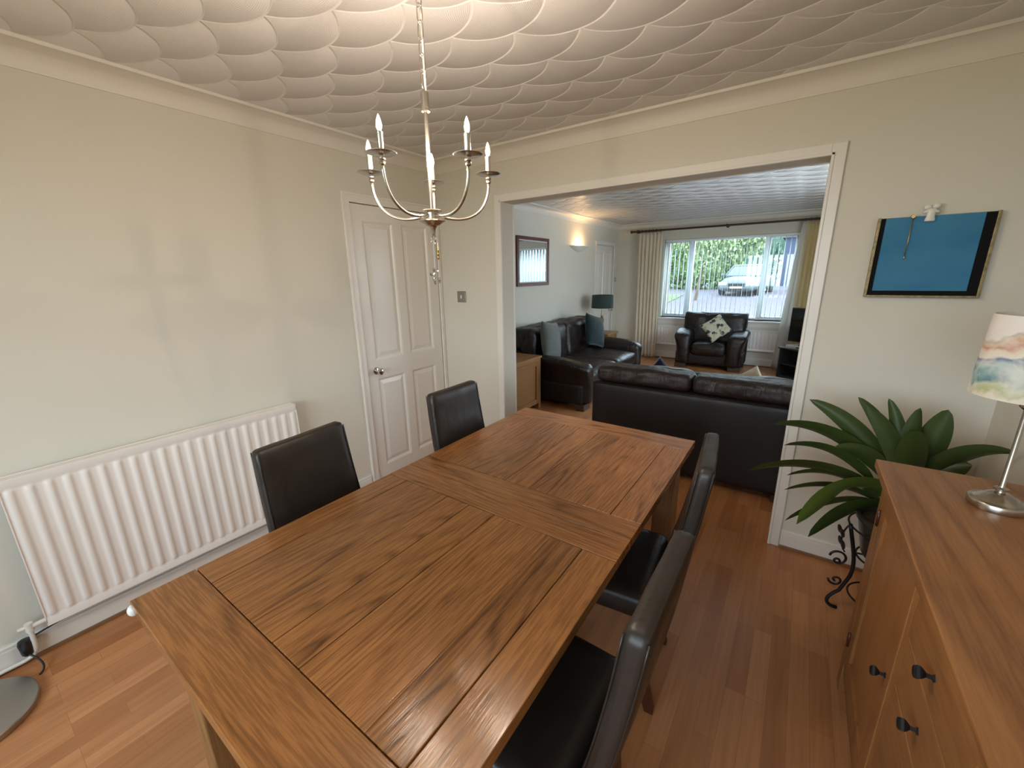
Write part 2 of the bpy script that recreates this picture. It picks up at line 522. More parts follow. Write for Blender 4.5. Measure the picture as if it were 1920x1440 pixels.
def tube(bm, pts, rad, seg=10, mat=0, closed=False):
    pts = [Vector(p) for p in pts]
    n = len(pts)
    rads = rad if isinstance(rad, (list, tuple)) else [rad] * n
    rings = []
    up = None
    for i, p in enumerate(pts):
        if closed:
            t = (pts[(i + 1) % n] - pts[i - 1])
        else:
            t = pts[min(i + 1, n - 1)] - pts[max(i - 1, 0)]
        t.normalize()
        if up is None:
            up = Vector((0, 0, 1)) if abs(t.z) < .9 else Vector((1, 0, 0))
        s = t.cross(up)
        if s.length < 1e-6: s = t.cross(Vector((1, .3, 0)))
        s.normalize()
        up = s.cross(t).normalized()
        rings.append([bm.verts.new(p + (s * math.cos(2 * PI * k / seg) + up * math.sin(2 * PI * k / seg)) * rads[i]) for k in range(seg)])
    rr = list(zip(rings, rings[1:])) + ([(rings[-1], rings[0])] if closed else [])
    for a, b in rr:
        for k in range(seg):
            f = bm.faces.new((a[k], a[(k + 1) % seg], b[(k + 1) % seg], b[k])); f.material_index = mat
    if not closed:
        for rg in (rings[0], rings[-1]):
            f = bm.faces.new(rg); f.material_index = mat

def bez(p0, p1, p2, p3, n=12):
    p0, p1, p2, p3 = map(Vector, (p0, p1, p2, p3))
    return [p0 * (1 - t) ** 3 + p1 * 3 * t * (1 - t) ** 2 + p2 * 3 * t * t * (1 - t) + p3 * t ** 3 for t in [i / n for i in range(n + 1)]]

def soft(bm, lo, hi, r, puff=(0, 0, 0), n=14, wr=0.0, wf=6.0, seed=0, shear=None, mat=0):
    """rounded upholstery block: cube grid pulled to a rounded box, faces puffed out, light wrinkles"""
    lo = Vector(lo); hi = Vector(hi); c = (lo + hi) / 2; h = (hi - lo) / 2
    r = min(r, h.x, h.y, h.z)
    cache = {}
    def vert(i, j, k):
        key = (i, j, k)
        if key in cache: return cache[key]
        def f(a): return -math.cos(PI * a / n) * .35 + (2 * a / n - 1) * .65
        p = Vector((f(i) * h.x, f(j) * h.y, f(k) * h.z))
        inner = Vector((max(-h.x + r, min(h.x - r, p.x)), max(-h.y + r, min(h.y - r, p.y)), max(-h.z + r, min(h.z - r, p.z))))
        d = p - inner
        if d.length > 1e-9:
            q = inner + d.normalized() * r
        else: q = p
        u = Vector((q.x / h.x, q.y / h.y, q.z / h.z))
        fx = max(0, (1 - u.y ** 2) * (1 - u.z ** 2)); fy = max(0, (1 - u.x ** 2) * (1 - u.z ** 2)); fz = max(0, (1 - u.x ** 2) * (1 - u.y ** 2))
        q = q + Vector((u.x * puff[0] * fx ** .5, u.y * puff[1] * fy ** .5, u.z * puff[2] * fz ** .5))
        if wr:
            nn = noise.noise(q * wf + Vector((seed * 3.1, seed * 1.7, seed))) + .5 * noise.noise(Vector((q.x * wf * 2.5, q.y * wf * 2.5, q.z * wf)) + Vector((seed, 5, 2)))
            q = q + (d.normalized() if d.length > 1e-9 else Vector((0, 0, 1))) * nn * wr
        q = q + c
        if shear: q = shear(q)
        v = bm.verts.new(q); cache[key] = v
        return v
    for ax in range(3):
        for side in (0, n):
            for a in range(n):
                for b in range(n):
                    quad = []
                    for da, db in ((0, 0), (1, 0), (1, 1), (0, 1)):
                        idx = [0, 0, 0]; idx[ax] = side; idx[(ax + 1) % 3] = a + da; idx[(ax + 2) % 3] = b + db
                        quad.append(vert(*idx))
                    f = bm.faces.new(quad); f.material_index = mat

def tag(o, label=None, cat=None, group=None, kind=None):
    if label: o['label'] = label
    if cat: o['category'] = cat
    if group: o['group'] = group
    if kind: o['kind'] = kind
    return o
def thing(name, label, cat, loc=(0, 0, 0), rotz=0, group=None):
    o = bpy.data.objects.new(name, None)
    o.empty_display_size = .1
    col.objects.link(o)
    o.location = loc; o.rotation_euler = (0, 0, rotz)
    return tag(o, label, cat, group)
def struct(name, bm, m, parent=None, **kw):
    o = link(name, bm, m, parent, **kw)
    if parent is None: o['kind'] = 'structure'
    return o
def dup(root, loc, rotz, label, group=None):
    def cp(o, par):
        c = o.copy(); col.objects.link(c)
        if par is not None: c.parent = par
        for ch in list(o.children): cp(ch, c)
        return c
    r = cp(root, None)
    r.location = loc; r.rotation_euler = (0, 0, rotz); r['label'] = label
    if group: r['group'] = group
    return r
def nb(): return bmesh.new()
def simple(name, lo, hi, m, parent=None, bev=0.0, seg=2, **kw):
    bm = nb(); box(bm, lo, hi, bev, seg)
    return link(name, bm, m, parent, **kw)

# ------------------------------------------------------------ the shell
H = 2.346          # ceiling
ZC = 2.2647        # lower edge of the cornice
XR = 3.178         # right wall
XL = -.47          # left wall of the living room
YF = 5.14          # window wall
YB = -4.30         # wall behind the camera
DT = .139          # thickness of the wall between the rooms
OX0, OX1, OZ = .6224, 2.4717, 2.0093

bm = nb(); box(bm, (XL - .1, YB - .1, -.1), (XR + .1, YF + .05, 0)); struct('floor', bm, M['floor'])
bm = nb(); box(bm, (XL - .1, YB - .1, H), (XR + .1, DT / 2, H + .1)); struct('ceiling', bm, M['artex'])
bm = nb(); box(bm, (XL - .1, DT / 2, H), (XR + .1, YF + .3, H + .1)); struct('ceiling', bm, M['artex2'])

DY0, DY1, DZ = -.7959, -.0339, 1.98
bm = nb()
box(bm, (-.1, YB, 0), (0, DY0 - .012, H)); box(bm, (-.1, DY0 - .012, DZ + .012), (0, 0, H)); box(bm, (-.1, DY1 + .006, 0), (0, 0, DZ + .012))
box(bm, (-.1, DY0 - .012, 0), (-.06, DY1 + .006, DZ + .012))
struct('wall_left', bm, M['wall'])
SW0, SW1, SZ0, SZ1 = 1.40, 3.30, .65, 2.0
bm = nb(); box(bm, (XR, YB, 0), (XR + .1, SW0, H)); box(bm, (XR, SW1, 0), (XR + .1, YF + .3, H)); box(bm, (XR, SW0, 0), (XR + .1, SW1, SZ0)); box(bm, (XR, SW0, SZ1), (XR + .1, SW1, H)); struct('wall_right', bm, M['wall'])
bm = nb()
box(bm, (XL, 0, 0), (OX0, DT, H)); box(bm, (OX1, 0, 0), (XR, DT, H)); box(bm, (OX0, 0, OZ), (OX1, DT, H))
struct('wall_middle', bm, M['wall'])
bm = nb()
RW0, RW1, RZ0, RZ1 = .60, 3.00, .80, 2.10
box(bm, (-.1, YB - .1, 0), (RW0, YB, H)); box(bm, (RW1, YB - .1, 0), (XR + .1, YB, H)); box(bm, (RW0, YB - .1, 0), (RW1, YB, RZ0)); box(bm, (RW0, YB - .1, RZ1), (RW1, YB, H))
struct('wall_back', bm, M['wall'])
LD0, LD1 = 4.165, 4.915
bm = nb()
box(bm, (XL - .1, DT, 0), (XL, LD0 - .012, H)); box(bm, (XL - .1, LD0 - .012, DZ + .012), (XL, LD1 + .012, H)); box(bm, (XL - .1, LD1 + .012, 0), (XL, YF + .3, H))
box(bm, (XL - .1, LD0 - .012, 0), (XL - .06, LD1 + .012, DZ + .012)); box(bm, (XL - .1, -.0, 0), (XL, DT, H))
struct('wall_living_left', bm, M['wall'])
WX0, WX1, WZ0, WZ1 = .362, 2.31, .735, 2.053
bm = nb()
box(bm, (XL, YF, 0), (WX0, YF + .28, H)); box(bm, (WX1, YF, 0), (XR, YF + .28, H)); box(bm, (WX0, YF, 0), (WX1, YF + .28, WZ0)); box(bm, (WX0, YF, WZ1), (WX1, YF + .28, H))
struct('wall_window', bm, M['wall'])

# cornice: cove profile swept round each room
def cornice(name, x0, y0, x1, y1):
    bm = nb()
    prof = [(0.0, ZC), (.006, ZC), (.008, ZC + .006)]
    for k in range(9):
        a = k / 8 * PI / 2
        prof.append((.008 + .082 * (1 - math.cos(a)), ZC + .008 + .062 * math.sin(a)))
    prof += [(.092, H - .012), (.100, H - .012), (.104, H - .006), (.104, H + .002), (0, H + .002)]
    rings = []
    for (cx, cy_, sx, sy) in ((x0, y0, 1, 1), (x1, y0, -1, 1), (x1, y1, -1, -1), (x0, y1, 1, -1)):
        rings.append([bm.verts.new((cx + sx * d, cy_ + sy * d, z)) for d, z in prof])
    for i in range(4):
        a, b = rings[i], rings[(i + 1) % 4]
        for k in range(len(prof)):
            k2 = (k + 1) % len(prof)
            bm.faces.new((a[k], a[k2], b[k2], b[k]))
    struct(name, bm, M['cove'], smooth=True, angle=math.radians(35))
cornice('trim_1', 0, YB, XR, 0)
cornice('trim_2', XL, DT, XR, YF)

# skirting boards with a brown floor bead
def skirt(name, segs, h=.105):
    bm = nb()
    for (ax, a0, a1, c, s) in segs:
        for (t0, t1, z0, z1, mi) in ((0, .014, .018, h - .022, 0), (0, .010, h - .022, h - .012, 0), (0, .013, h - .012, h - .006, 0), (0, .006, h - .006, h, 0), (0, .014, 0, .018, 0), (.014, .026, 0, .016, 1)):
            if ax == 'y': box(bm, (min(c + s * t0, c + s * t1), a0, z0), (max(c + s * t0, c + s * t1), a1, z1), 0, mat=mi)
            else: box(bm, (a0, min(c + s * t0, c + s * t1), z0), (a1, max(c + s * t0, c + s * t1), z1), 0, mat=mi)
    struct(name, bm, [M['gloss'], M['bead']])
skirt('baseboard_left', [('y', YB, DY0 - .065, 0, 1)])
skirt('baseboard_middle', [('x', .0, OX0 - .055, 0, -1), ('x', OX1 + .055, XR, 0, -1)])
skirt('baseboard_right', [('y', YB, -.03, XR, -1)])
skirt('baseboard_living_left', [('y', DT, LD0 - .07, XL, 1)], .12)
skirt('baseboard_window', [('x', XL, XR, YF, -1)], .13)
skirt('baseboard_living_right', [('y', DT, YF - .03, XR, -1)], .12)

# architraves
bm = nb()
aw = .052
for (y0, y1) in ((-.014, 0), (DT, DT + .014)):
    box(bm, (OX0 - aw, y0, 0), (OX0 + .002, y1, OZ + .049), .003); box(bm, (OX1 - .002, y0, 0), (OX1 + aw, y1, OZ + .049), .003)
    box(bm, (OX0 + .002, y0, OZ - .002), (OX1 - .002, y1, OZ + .049), .003)
    s = -1 if y0 < 0 else 1
    e0, e1 = sorted((y0 if s < 0 else y1, (y0 if s < 0 else y1) + s * .005))
    box(bm, (OX0 - .010, e0, 0), (OX0 + .002, e1, OZ + .010), .002); box(bm, (OX1 - .002, e0, 0), (OX1 + .010, e1, OZ + .010), .002)
    box(bm, (OX0 - .010, e0, OZ - .002), (OX1 + .010, e1, OZ + .010), .002)
struct('trim_3', bm, M['gloss'])

def door(name, x, y0, knob_y, panels, arch_hi, arch_w=.055):
    """four panel painted door closed in a wall at constant x, seen from +x"""
    t = bpy.data.objects.new(name, None); col.objects.link(t); t.location = (x, y0, 0); t['kind'] = 'structure'
    W = .762 if name == 'door_1' else .75
    bm = nb()
    xf = -.004
    th = .035
    xs = (xf - th, xf)
    # stiles, rails
    p = sorted(panels)
    ylo, yhi = .09, W - .09
    m0, m1 = W / 2 - .036, W / 2 + .036
    zr = [0.008, .125, .803, .938, 1.882, 1.976]
    box(bm, (xs[0], .002, .008), (xs[1], ylo, 1.976)); box(bm, (xs[0], yhi, .008), (xs[1], W - .002, 1.976))
    for a, b in ((0, 1), (2, 3), (4, 5)): box(bm, (xs[0], ylo, zr[a]), (xs[1], yhi, zr[b]))
    for a, b in ((1, 2), (3, 4)): box(bm, (xs[0], m0, zr[a]), (xs[1], m1, zr[b]))
    link('door_leaf', bm, M['gloss'], t)
    for (z0, z1) in ((zr[1], zr[2]), (zr[3], zr[4])):
        for (a, b) in ((ylo, m0), (m1, yhi)):
            bm = nb()
            # recessed raised-and-fielded panel
            loops = []
            for d, dx in ((0, 0), (.010, -.004), (.018, -.011), (.022, -.011), (.050, -.004), (.052, -.004)):
                loops.append([bm.verts.new((xf + dx, yy, zz)) for yy, zz in ((a + d, z0 + d), (b - d, z0 + d), (b - d, z1 - d), (a + d, z1 - d))])
            for A, B in zip(loops, loops[1:]):
                for k in range(4): bm.faces.new((A[k], A[(k + 1) % 4], B[(k + 1) % 4], B[k]))
            bm.faces.new(loops[-1])
            back = [bm.verts.new((xf - .028, v.co.y, v.co.z)) for v in loops[0]]
            for k in range(4): bm.faces.new((back[k], back[(k + 1) % 4], loops[0][(k + 1) % 4], loops[0][k]))
            bm.faces.new(back)
            link('door_panel', bm, M['gloss'], t)
    bm = nb()
    lathe(bm, [(.0, .0), (.027, .0), (.027, .004), (.020, .008), (.009, .010), (.008, .026), (.016, .032), (.0255, .042), (.0265, .052), (.022, .061), (.010, .066), (0, .067)], (xf, knob_y - y0, .862), 28, axis='x')
    k = link('door_knob', bm, M['chrome'], t, smooth=True, angle=.7)
    bm = nb()
    a0, a1 = -arch_w, W + arch_hi
    for (ya, yb, za, zb) in ((-arch_w, 0, 0, DZ + .058), (W, a1, 0, DZ + .058), (0, W, DZ, DZ + .058)):
        box(bm, (0, ya, za), (.014, yb, zb), .003)
    box(bm, (.014, -arch_w + .002, 0), (.019, -arch_w + .016, DZ + .056), .002)
    box(bm, (.014, -arch_w + .016, DZ + .042), (.019, a1, DZ + .056), .002)
    box(bm, (-.05, -.012, 0), (0.002, -.002, DZ + .012)); box(bm, (-.05, -.002, DZ), (0.002, W, DZ + .010))
    link('door_frame', bm, M['gloss'], t)
    return t
door('door_1', 0, DY0, -.711, (), .030)
door('door_2', XL, LD0, 4.83, (), .055)

# light switches
def switch(name, x, y, z, ax, label, s=.087):
    t = thing(name, label, 'light switch', (x, y, z))
    bm = nb()
    if ax == 'y': box(bm, (-s / 2, -.007, -s / 2), (s / 2, 0, s / 2), .0025)
    else: box(bm, (0, -s / 2, -s / 2), (.007, s / 2, s / 2), .0025)
    link('switch_plate', bm, M['steel'], t)
    bm = nb()
    if ax == 'y': box(bm, (-.008, -.012, -.013), (.008, -.006, .013), .002)
    else: box(bm, (.006, -.008, -.013), (.012, .008, .013), .002)
    link('rocker', bm, M['porcelain'], t)
switch('light_switch', .215, 0, 1.352, 'y', 'square satin metal light switch on wall between door and wide opening')
switch('light_switch', XL + .001, 5.06, 1.40, 'x', 'small light switch on far left wall beside the living room door', .075)

# front window
def front_window():
    t = bpy.data.objects.new('window_1', None); col.objects.link(t); t['kind'] = 'structure'; t.location = (WX0, YF + .20, WZ0)
    W, Hh = WX1 - WX0, WZ1 - WZ0
    bm = nb()
    f = .032
    box(bm, (0, 0, 0), (W, .06, f), .004); box(bm, (0, 0, Hh - f), (W, .06, Hh), .004); box(bm, (0, 0, f), (f, .06, Hh - f), .004); box(bm, (W - f, 0, f), (W, .06, Hh - f), .004)
    link('window_frame', bm, M['upvc'], t)
    ms = (.79 - WX0, 1.885 - WX0)
    for mx in ms:
        simple('mullion', (mx - .030, -.005, f), (mx + .030, .06, Hh - f), M['upvc'], t, .004)
    edges = [f, ms[0] - .030, ms[0] + .030, ms[1] - .030, ms[1] + .030, W - f]
    for k in (0, 4):   # opening casements
        a, b = edges[k], edges[k + 1]
        bm = nb(); g = .022
        box(bm, (a, -.012, f), (b, .03, f + g), .003); box(bm, (a, -.012, Hh - f - g), (b, .03, Hh - f), .003)
        box(bm, (a, -.012, f + g), (a + g, .03, Hh - f - g), .003); box(bm, (b - g, -.012, f + g), (b, .03, Hh - f - g), .003)
        link('casement', bm, M['upvc'], t)
    for k in (0, 2, 4):
        simple('pane', (edges[k] + .002, .034, f + .002), (edges[k + 1] - .002, .040, Hh - f - .002), M['glass'], t)
    bm = nb(); box(bm, (-.05, -.25, -.03), (W + .05, .0, 0), .006); box(bm, (-.02, -.205, -.10), (W + .02, -.198, -.03))
    link('window_sill', bm, M['gloss'], t)
front_window()
def unseen_rear_window():  # unseen window behind the camera, placed and sized to brighten the dining room
    t = bpy.data.objects.new('unseen_window_2', None); col.objects.link(t); t['kind'] = 'structure'; t.location = (RW0, YB - .07, RZ0)
    W, Hh = RW1 - RW0, RZ1 - RZ0
    bm = nb(); f = .06
    box(bm, (0, 0, 0), (W, .06, f), .004); box(bm, (0, 0, Hh - f), (W, .06, Hh), .004); box(bm, (0, 0, f), (f, .06, Hh - f), .004); box(bm, (W - f, 0, f), (W, .06, Hh - f), .004)
    box(bm, (W / 2 - .04, 0, f), (W / 2 + .04, .06, Hh - f), .004)
    link('window_frame', bm, M['upvc'], t)
    for a, b in ((f, W / 2 - .04), (W / 2 + .04, W - f)):
        simple('pane', (a, .028, f), (b, .034, Hh - f), M['glass'], t)
unseen_rear_window()
def added_side_window():  # unseen window, added to bring more daylight into the living room
    t = bpy.data.objects.new('added_window_3', None); col.objects.link(t); t['kind'] = 'structure'; t.location = (XR + .03, SW0, SZ0)
    W, Hh = SW1 - SW0, SZ1 - SZ0
    bm = nb(); f = .06
    box(bm, (0, 0, 0), (.06, W, f), .004); box(bm, (0, 0, Hh - f), (.06, W, Hh), .004); box(bm, (0, 0, f), (.06, f, Hh - f), .004); box(bm, (0, W - f, f), (.06, W, Hh - f), .004)
    box(bm, (0, W / 2 - .04, f), (.06, W / 2 + .04, Hh - f), .004)
    link('window_frame', bm, M['upvc'], t)
    for a, b in ((f, W / 2 - .04), (W / 2 + .04, W - f)):
        simple('pane', (.028, a, f), (.034, b, Hh - f), M['glass'], t)
added_side_window()

# ------------------------------------------------------------ dining table
TX0, TX1, TY0, TY1, TZ = 1.204, 2.134, -2.370, -.601, .765
def dining_table():
    cx, cy_ = (TX0 + TX1) / 2, (TY0 + TY1) / 2
    t = thing('dining_table', 'large rustic oak dining table with planked top and cross boards', 'table', (cx, cy_, 0))
    g = .0012
    th = .032
    bm = nb()
    y_in0, y_in1 = -2.232, -1.585
    y_in2, y_in3 = -1.380, -.731
    major = {TX0, 1.304, 1.617, 1.724, 2.034, TX1}
    def plank(x0, x1, y0, y1, mat):
        ga, gb = (g if x0 in major else .0), (g if x1 in major else .0)
        box(bm, (x0 + ga - cx, y0 + g - cy_, TZ - th), (x1 - gb - cx, y1 - g - cy_, TZ), .0018 if ga or gb else .0006, 2, mat)
    xs = [TX0, 1.304, 1.412, 1.517, 1.617, 1.724, 1.83, 1.935, 2.034, TX1]
    for (ya, yb) in ((y_in0, y_in1), (y_in2, y_in3)):
        for a, b in zip(xs, xs[1:]):
            plank(a, b, ya, yb, 0)
    plank(TX0, TX1, TY0, y_in0, 1); plank(TX0, TX1, y_in1, -1.484, 1); plank(TX0, TX1, -1.484, y_in2, 1); plank(TX0, TX1, y_in3, TY1, 1)
    box(bm, (TX0 + .01 - cx, TY0 + .01 - cy_, TZ - th + .001), (TX1 - .01 - cx, TY1 - .01 - cy_, TZ - .006), 0, mat=0)
    link('tabletop', bm, [M['table_y'], M['table_x']], t)
    ix, iy = .055, .06
    a0, a1, b0, b1 = TX0 + ix - cx, TX1 - ix - cx, TY0 + iy - cy_, TY1 - iy - cy_
    for xx in (a0, a1 - .022): simple('apron', (xx, b0 + .08, .645), (xx + .022, b1 - .08, TZ - th), M['table_y'], t, .002)
    for yy in (b0, b1 - .022): simple('end_apron', (a0 + .08, yy, .645), (a1 - .08, yy + .022, TZ - th), M['table_x'], t, .002)
    for sx in (a0 - .012, a1 - .078):
        for sy in (b0 - .012, b1 - .078):
            bm = nb(); box(bm, (sx, sy, 0), (sx + .09, sy + .09, TZ - th), .004)
            link('leg', bm, M['table_z'], t)
    bm = nb()
    bmesh.ops.create_icosphere(bm, subdivisions=3, radius=1)
    for v in bm.verts: v.co = Vector((v.co.x * .013, v.co.y * .013, v.co.z * .015)) + Vector((TX0 + .002 - cx, TY0 + .004 - cy_, TZ - .028))
    o = link('corner_guard', bm, M['porcelain'], t, smooth=True); o['label'] = 'clear rounded corner protector'  # opaque white stands in for the window's reflection on a clear guard
    return t
dining_table()

# ------------------------------------------------------------ dining chairs (front faces local +x)
def make_chair(label, loc, rz, group):
    t = thing('dining_chair', label, 'chair', loc, rz, group)
    bm = nb()
    def sh(q):
        f = max(0, (q.z - .42) / .545)
        return Vector((q.x - .105 * f - .012 * math.sin(f * PI), q.y * (1.12 - .12 * f), q.z))
    soft(bm, (-.205, -.168, .42), (-.158, .168, .965), .017, (.004, .002, .001), 16, .0016, 9, 3, sh)
    link('backrest', bm, M['chair'], t, smooth=True)
    for s in (-1, 1):   # piped seams down the back edges
        for xx in (-.160, -.202):
            bm = nb(); pts = [sh(Vector((xx, s * .164, z))) for z in [.44 + k * .0515 for k in range(11)]]
            tube(bm, pts, .0022, 6)
            link('seam', bm, M['chair'], t, smooth=True)
    bm = nb(); soft(bm, (-.17, -.205, .405), (.225, .205, .490), .025, (.004, .004, .012), 14, .002, 7, 8)
    link('seat', bm, M['chair'], t, smooth=True)
    for s in (-1, 1):
        bm = nb()
        pr = [(-.150, .43, .021), (-.150, .33, .020), (-.153, .22, .0185), (-.166, .10, .017), (-.190, .0, .015)]
        vs = []
        for (x, z, h) in pr:
            vs.append([bm.verts.new((x + a * h, s * .158 + b * h, z)) for a, b in ((-1, -1), (1, -1), (1, 1), (-1, 1))])
        for a, b in zip(vs, vs[1:]):
            for k in range(4): bm.faces.new((a[k], a[(k + 1) % 4], b[(k + 1) % 4], b[k]))
        bm.faces.new(vs[0]); bm.faces.new(vs[-1])
        link('leg', bm, M['mahog'], t)
    for s in (-1, 1):
        bm = nb()
        vs = []
        for (x, z, h) in ((.195, .42, .022), (.196, .0, .014)):
            vs.append([bm.verts.new((x + a * h, s * .172 + b * h, z)) for a, b in ((-1, -1), (1, -1), (1, 1), (-1, 1))])
        for k in range(4): bm.faces.new((vs[0][k], vs[0][(k + 1) % 4], vs[1][(k + 1) % 4], vs[1][k]))
        bm.faces.new(vs[0]); bm.faces.new(vs[-1])
        link('leg', bm, M['mahog'], t)
    return t
GCH = 'brown leather dining chairs round the table'
ch = make_chair('brown leather dining chair in front of the long white radiator', (1.30, -1.79, 0), math.radians(4.3), GCH)
dup(ch, (1.325, -1.03, 0), 0, 'brown leather dining chair in front of the white panelled door', GCH)
dup(ch, (1.987, -1.190, 0), PI + math.radians(6.5), 'brown leather dining chair with creased top, on the sideboard side, close to the sofa', GCH)
dup(ch, (2.02, -1.81, 0), PI, 'brown leather dining chair nearest the camera, opposite the sideboard drawers', GCH)

# ------------------------------------------------------------ chandelier
def chandelier():
    cx, cy_ = 1.591, -1.650
    t = thing('chandelier', 'five arm brushed nickel candle chandelier hanging on a chain over the table', 'chandelier', (cx, cy_, 1.6312))
    z0 = 1.66; K = .803; H = z0 + (2.346 - 1.6312) / K
    bm = nb()
    zz = 2.085 - z0
    k = 0
    top = H - z0 - .045
    while zz < top:
        L, wd = .052, .0105
        pts = []
        for j in range(24):
            a = 2 * PI * j / 24
            u = wd * math.copysign(abs(math.cos(a)) ** .8, math.cos(a)); v = math.copysign(abs(math.sin(a)) ** .55, math.sin(a)) * L / 2
            pts.append((u if k % 2 else 0, 0 if k % 2 else u, zz + L / 2 + v))
        tube(bm, pts, .0019, 6, closed=True)
        zz += L - .009; k += 1
    link('chain', bm, M['nickel'], t, smooth=True)
    bm = nb(); lathe(bm, [(.0, H - z0), (.055, H - z0), (.055, H - z0 - .008), (.03, H - z0 - .028), (.008, H - z0 - .034), (.008, H - z0 - .05), (0, H - z0 - .05)], seg=28)
    link('ceiling_rose', bm, M['nickel'], t, smooth=True, angle=.6)
    bm = nb(); tube(bm, [(.003, .002, 2.06 - z0 + j * .02) for j in range(13)], .0028, 6)
    link('flex', bm, M['string'], t, smooth=True)
    bm = nb(); lathe(bm, [(0, 2.088 - z0), (.004, 2.088 - z0), (.004, 2.078 - z0), (.0125, 2.075 - z0), (.0125, 2.032 - z0), (.0145, 2.030 - z0), (.0145, 2.022 - z0), (.006, 2.020 - z0), (0, 2.020 - z0)], seg=24)
    link('ferrule', bm, M['nickel'], t, smooth=True, angle=.5)
    bm = nb(); lathe(bm, [(.0063, 2.022 - z0), (.0063, 1.725 - z0)], seg=16)
    link('rod', bm, M['nickel'], t, smooth=True, angle=.5)
    bm = nb()
    lathe(bm, [(0, .070), (.031, .070), (.034, .067), (.032, .064), (.0225, .061), (.0225, .042), (.029, .040), (.043, .037), (.044, .034), (.034, .029), (.027, .025), (.024, .022), (.015, .019), (.010, .012), (.0075, -.002), (.0045, -.010), (0, -.011)], seg=32)
    link('hub', bm, M['nickel'], t, smooth=True, angle=.6)
    bm = nb()
    tube(bm, [(.011 * math.cos(a), 0, -.022 + .011 * math.sin(a)) for a in [2 * PI * j / 20 for j in range(20)]], .0016, 6, closed=True)
    link('ring', bm, M['nickel'], t, smooth=True)
    for ang in (60, 132, 204, 276, 348):
        a = math.radians(ang)
        ux, uy = math.cos(a), math.sin(a)
        bm = nb()
        pts = bez((ux * .018, uy * .018, .054), (ux * .13, uy * .13, .020), (ux * .212, uy * .212, .07), (ux * .210, uy * .210, .172), 16)
        tube(bm, pts, .0047, 10)
        arm = link('arm', bm, M['nickel'], t, smooth=True)
        X, Y = ux * .21, uy * .21
        bm = nb(); lathe(bm, [(.0055, .166), (.0085, .169), (.0085, .174), (.006, .177), (.0095, .181), (.0095, .184), (.0045, .186), (.006, .190), (.010, .192), (.034, .1935), (.043, .197), (.0435, .1985), (.034, .1965), (.012, .196), (0, .196)], (X, Y, 0), 28)
        link('drip_pan', bm, M['nickel'], arm, smooth=True, angle=.7)
        bm = nb(); lathe(bm, [(.0085, .195), (.0085, .245), (.0095, .247), (.0095, .252), (.006, .253), (0, .253)], (X, Y, 0), 18)
        link('candle_tube', bm, M['nickel'], arm, smooth=True, angle=.6)
        bm = nb(); lathe(bm, [(0, .252), (.0045, .254), (.0078, .262), (.0082, .270), (.0062, .281), (.003, .291), (0, .297)], (X, Y, 0), 14)
        link('bulb', bm, M['bulb'], arm, smooth=True)
        bm = nb(); tube(bm, [(X, Y, .256), (X, Y, .264)], .0012, 6); link('filament', bm, M['filament'], arm)
        ld = bpy.data.lights.new('candle_bulb_light', 'POINT'); ld.energy = BULB; ld.color = (1.0, .81, .64); ld.shadow_soft_size = .0035
        lo = bpy.data.objects.new('candle_bulb_light', ld); col.objects.link(lo); lo.parent = arm; lo.location = (X * K, Y * K, .272 * K)
    done = set()
    def shrink(o):
        if o.type == 'MESH' and o.data.name not in done:
            done.add(o.data.name); o.data.transform(Matrix.Scale(K, 4))
        for c in o.children: shrink(c)
    shrink(t)
chandelier()
def hanging(name, label, x, y, ztop, zbot, m, clear):
    t = thing(name, label, 'ornament', (x, y, zbot))
    L = ztop - zbot
    bm = nb(); tube(bm, [(0, 0, L), (.001, 0, L * .5), (0, 0, .02)], .0014 if clear else .0006, 6)
    link('cord', bm, M['string'], t)
    if clear:
        for k in range(7):
            r = random.Random(k)
            bm = nb(); bmesh.ops.create_icosphere(bm, subdivisions=1, radius=.0065)
            bmesh.ops.scale(bm, verts=bm.verts, vec=(.7, .6, 1.7))
            bmesh.ops.rotate(bm, verts=bm.verts, matrix=Euler((r.uniform(-1, 1), r.uniform(-1, 1), 0)).to_matrix())
            bmesh.ops.translate(bm, verts=bm.verts, vec=(r.uniform(-.011, .013), r.uniform(-.008, .008), .022 - k * .0055))
            link('glass_drop', bm, M['lamp_glass'], t)
        bm = nb(); tube(bm, [(-.008, 0, L), (0, 0, L + .003), (.006, .002, L - .006)], .0016, 6)
        link('knot', bm, M['string'], t)
    else:
        for k in range(3):
            bm = nb(); bmesh.ops.create_icosphere(bm, subdivisions=2, radius=.0035)
            bmesh.ops.scale(bm, verts=bm.verts, vec=(1, 1, 1.5)); bmesh.ops.translate(bm, verts=bm.verts, vec=(0, 0, .012 - k * .009))
            link('bead', bm, m, t, smooth=True)
hanging('hanging_ornament', 'white cord with clear glass drops hanging from the chandelier ring', 1.591, -1.652, 1.606, 1.508, M['glass'], True)
hanging('hanging_bead', 'short string of small amber beads hanging beside the glass drops', 1.600, -1.645, 1.604, 1.570, M['gold'], False)

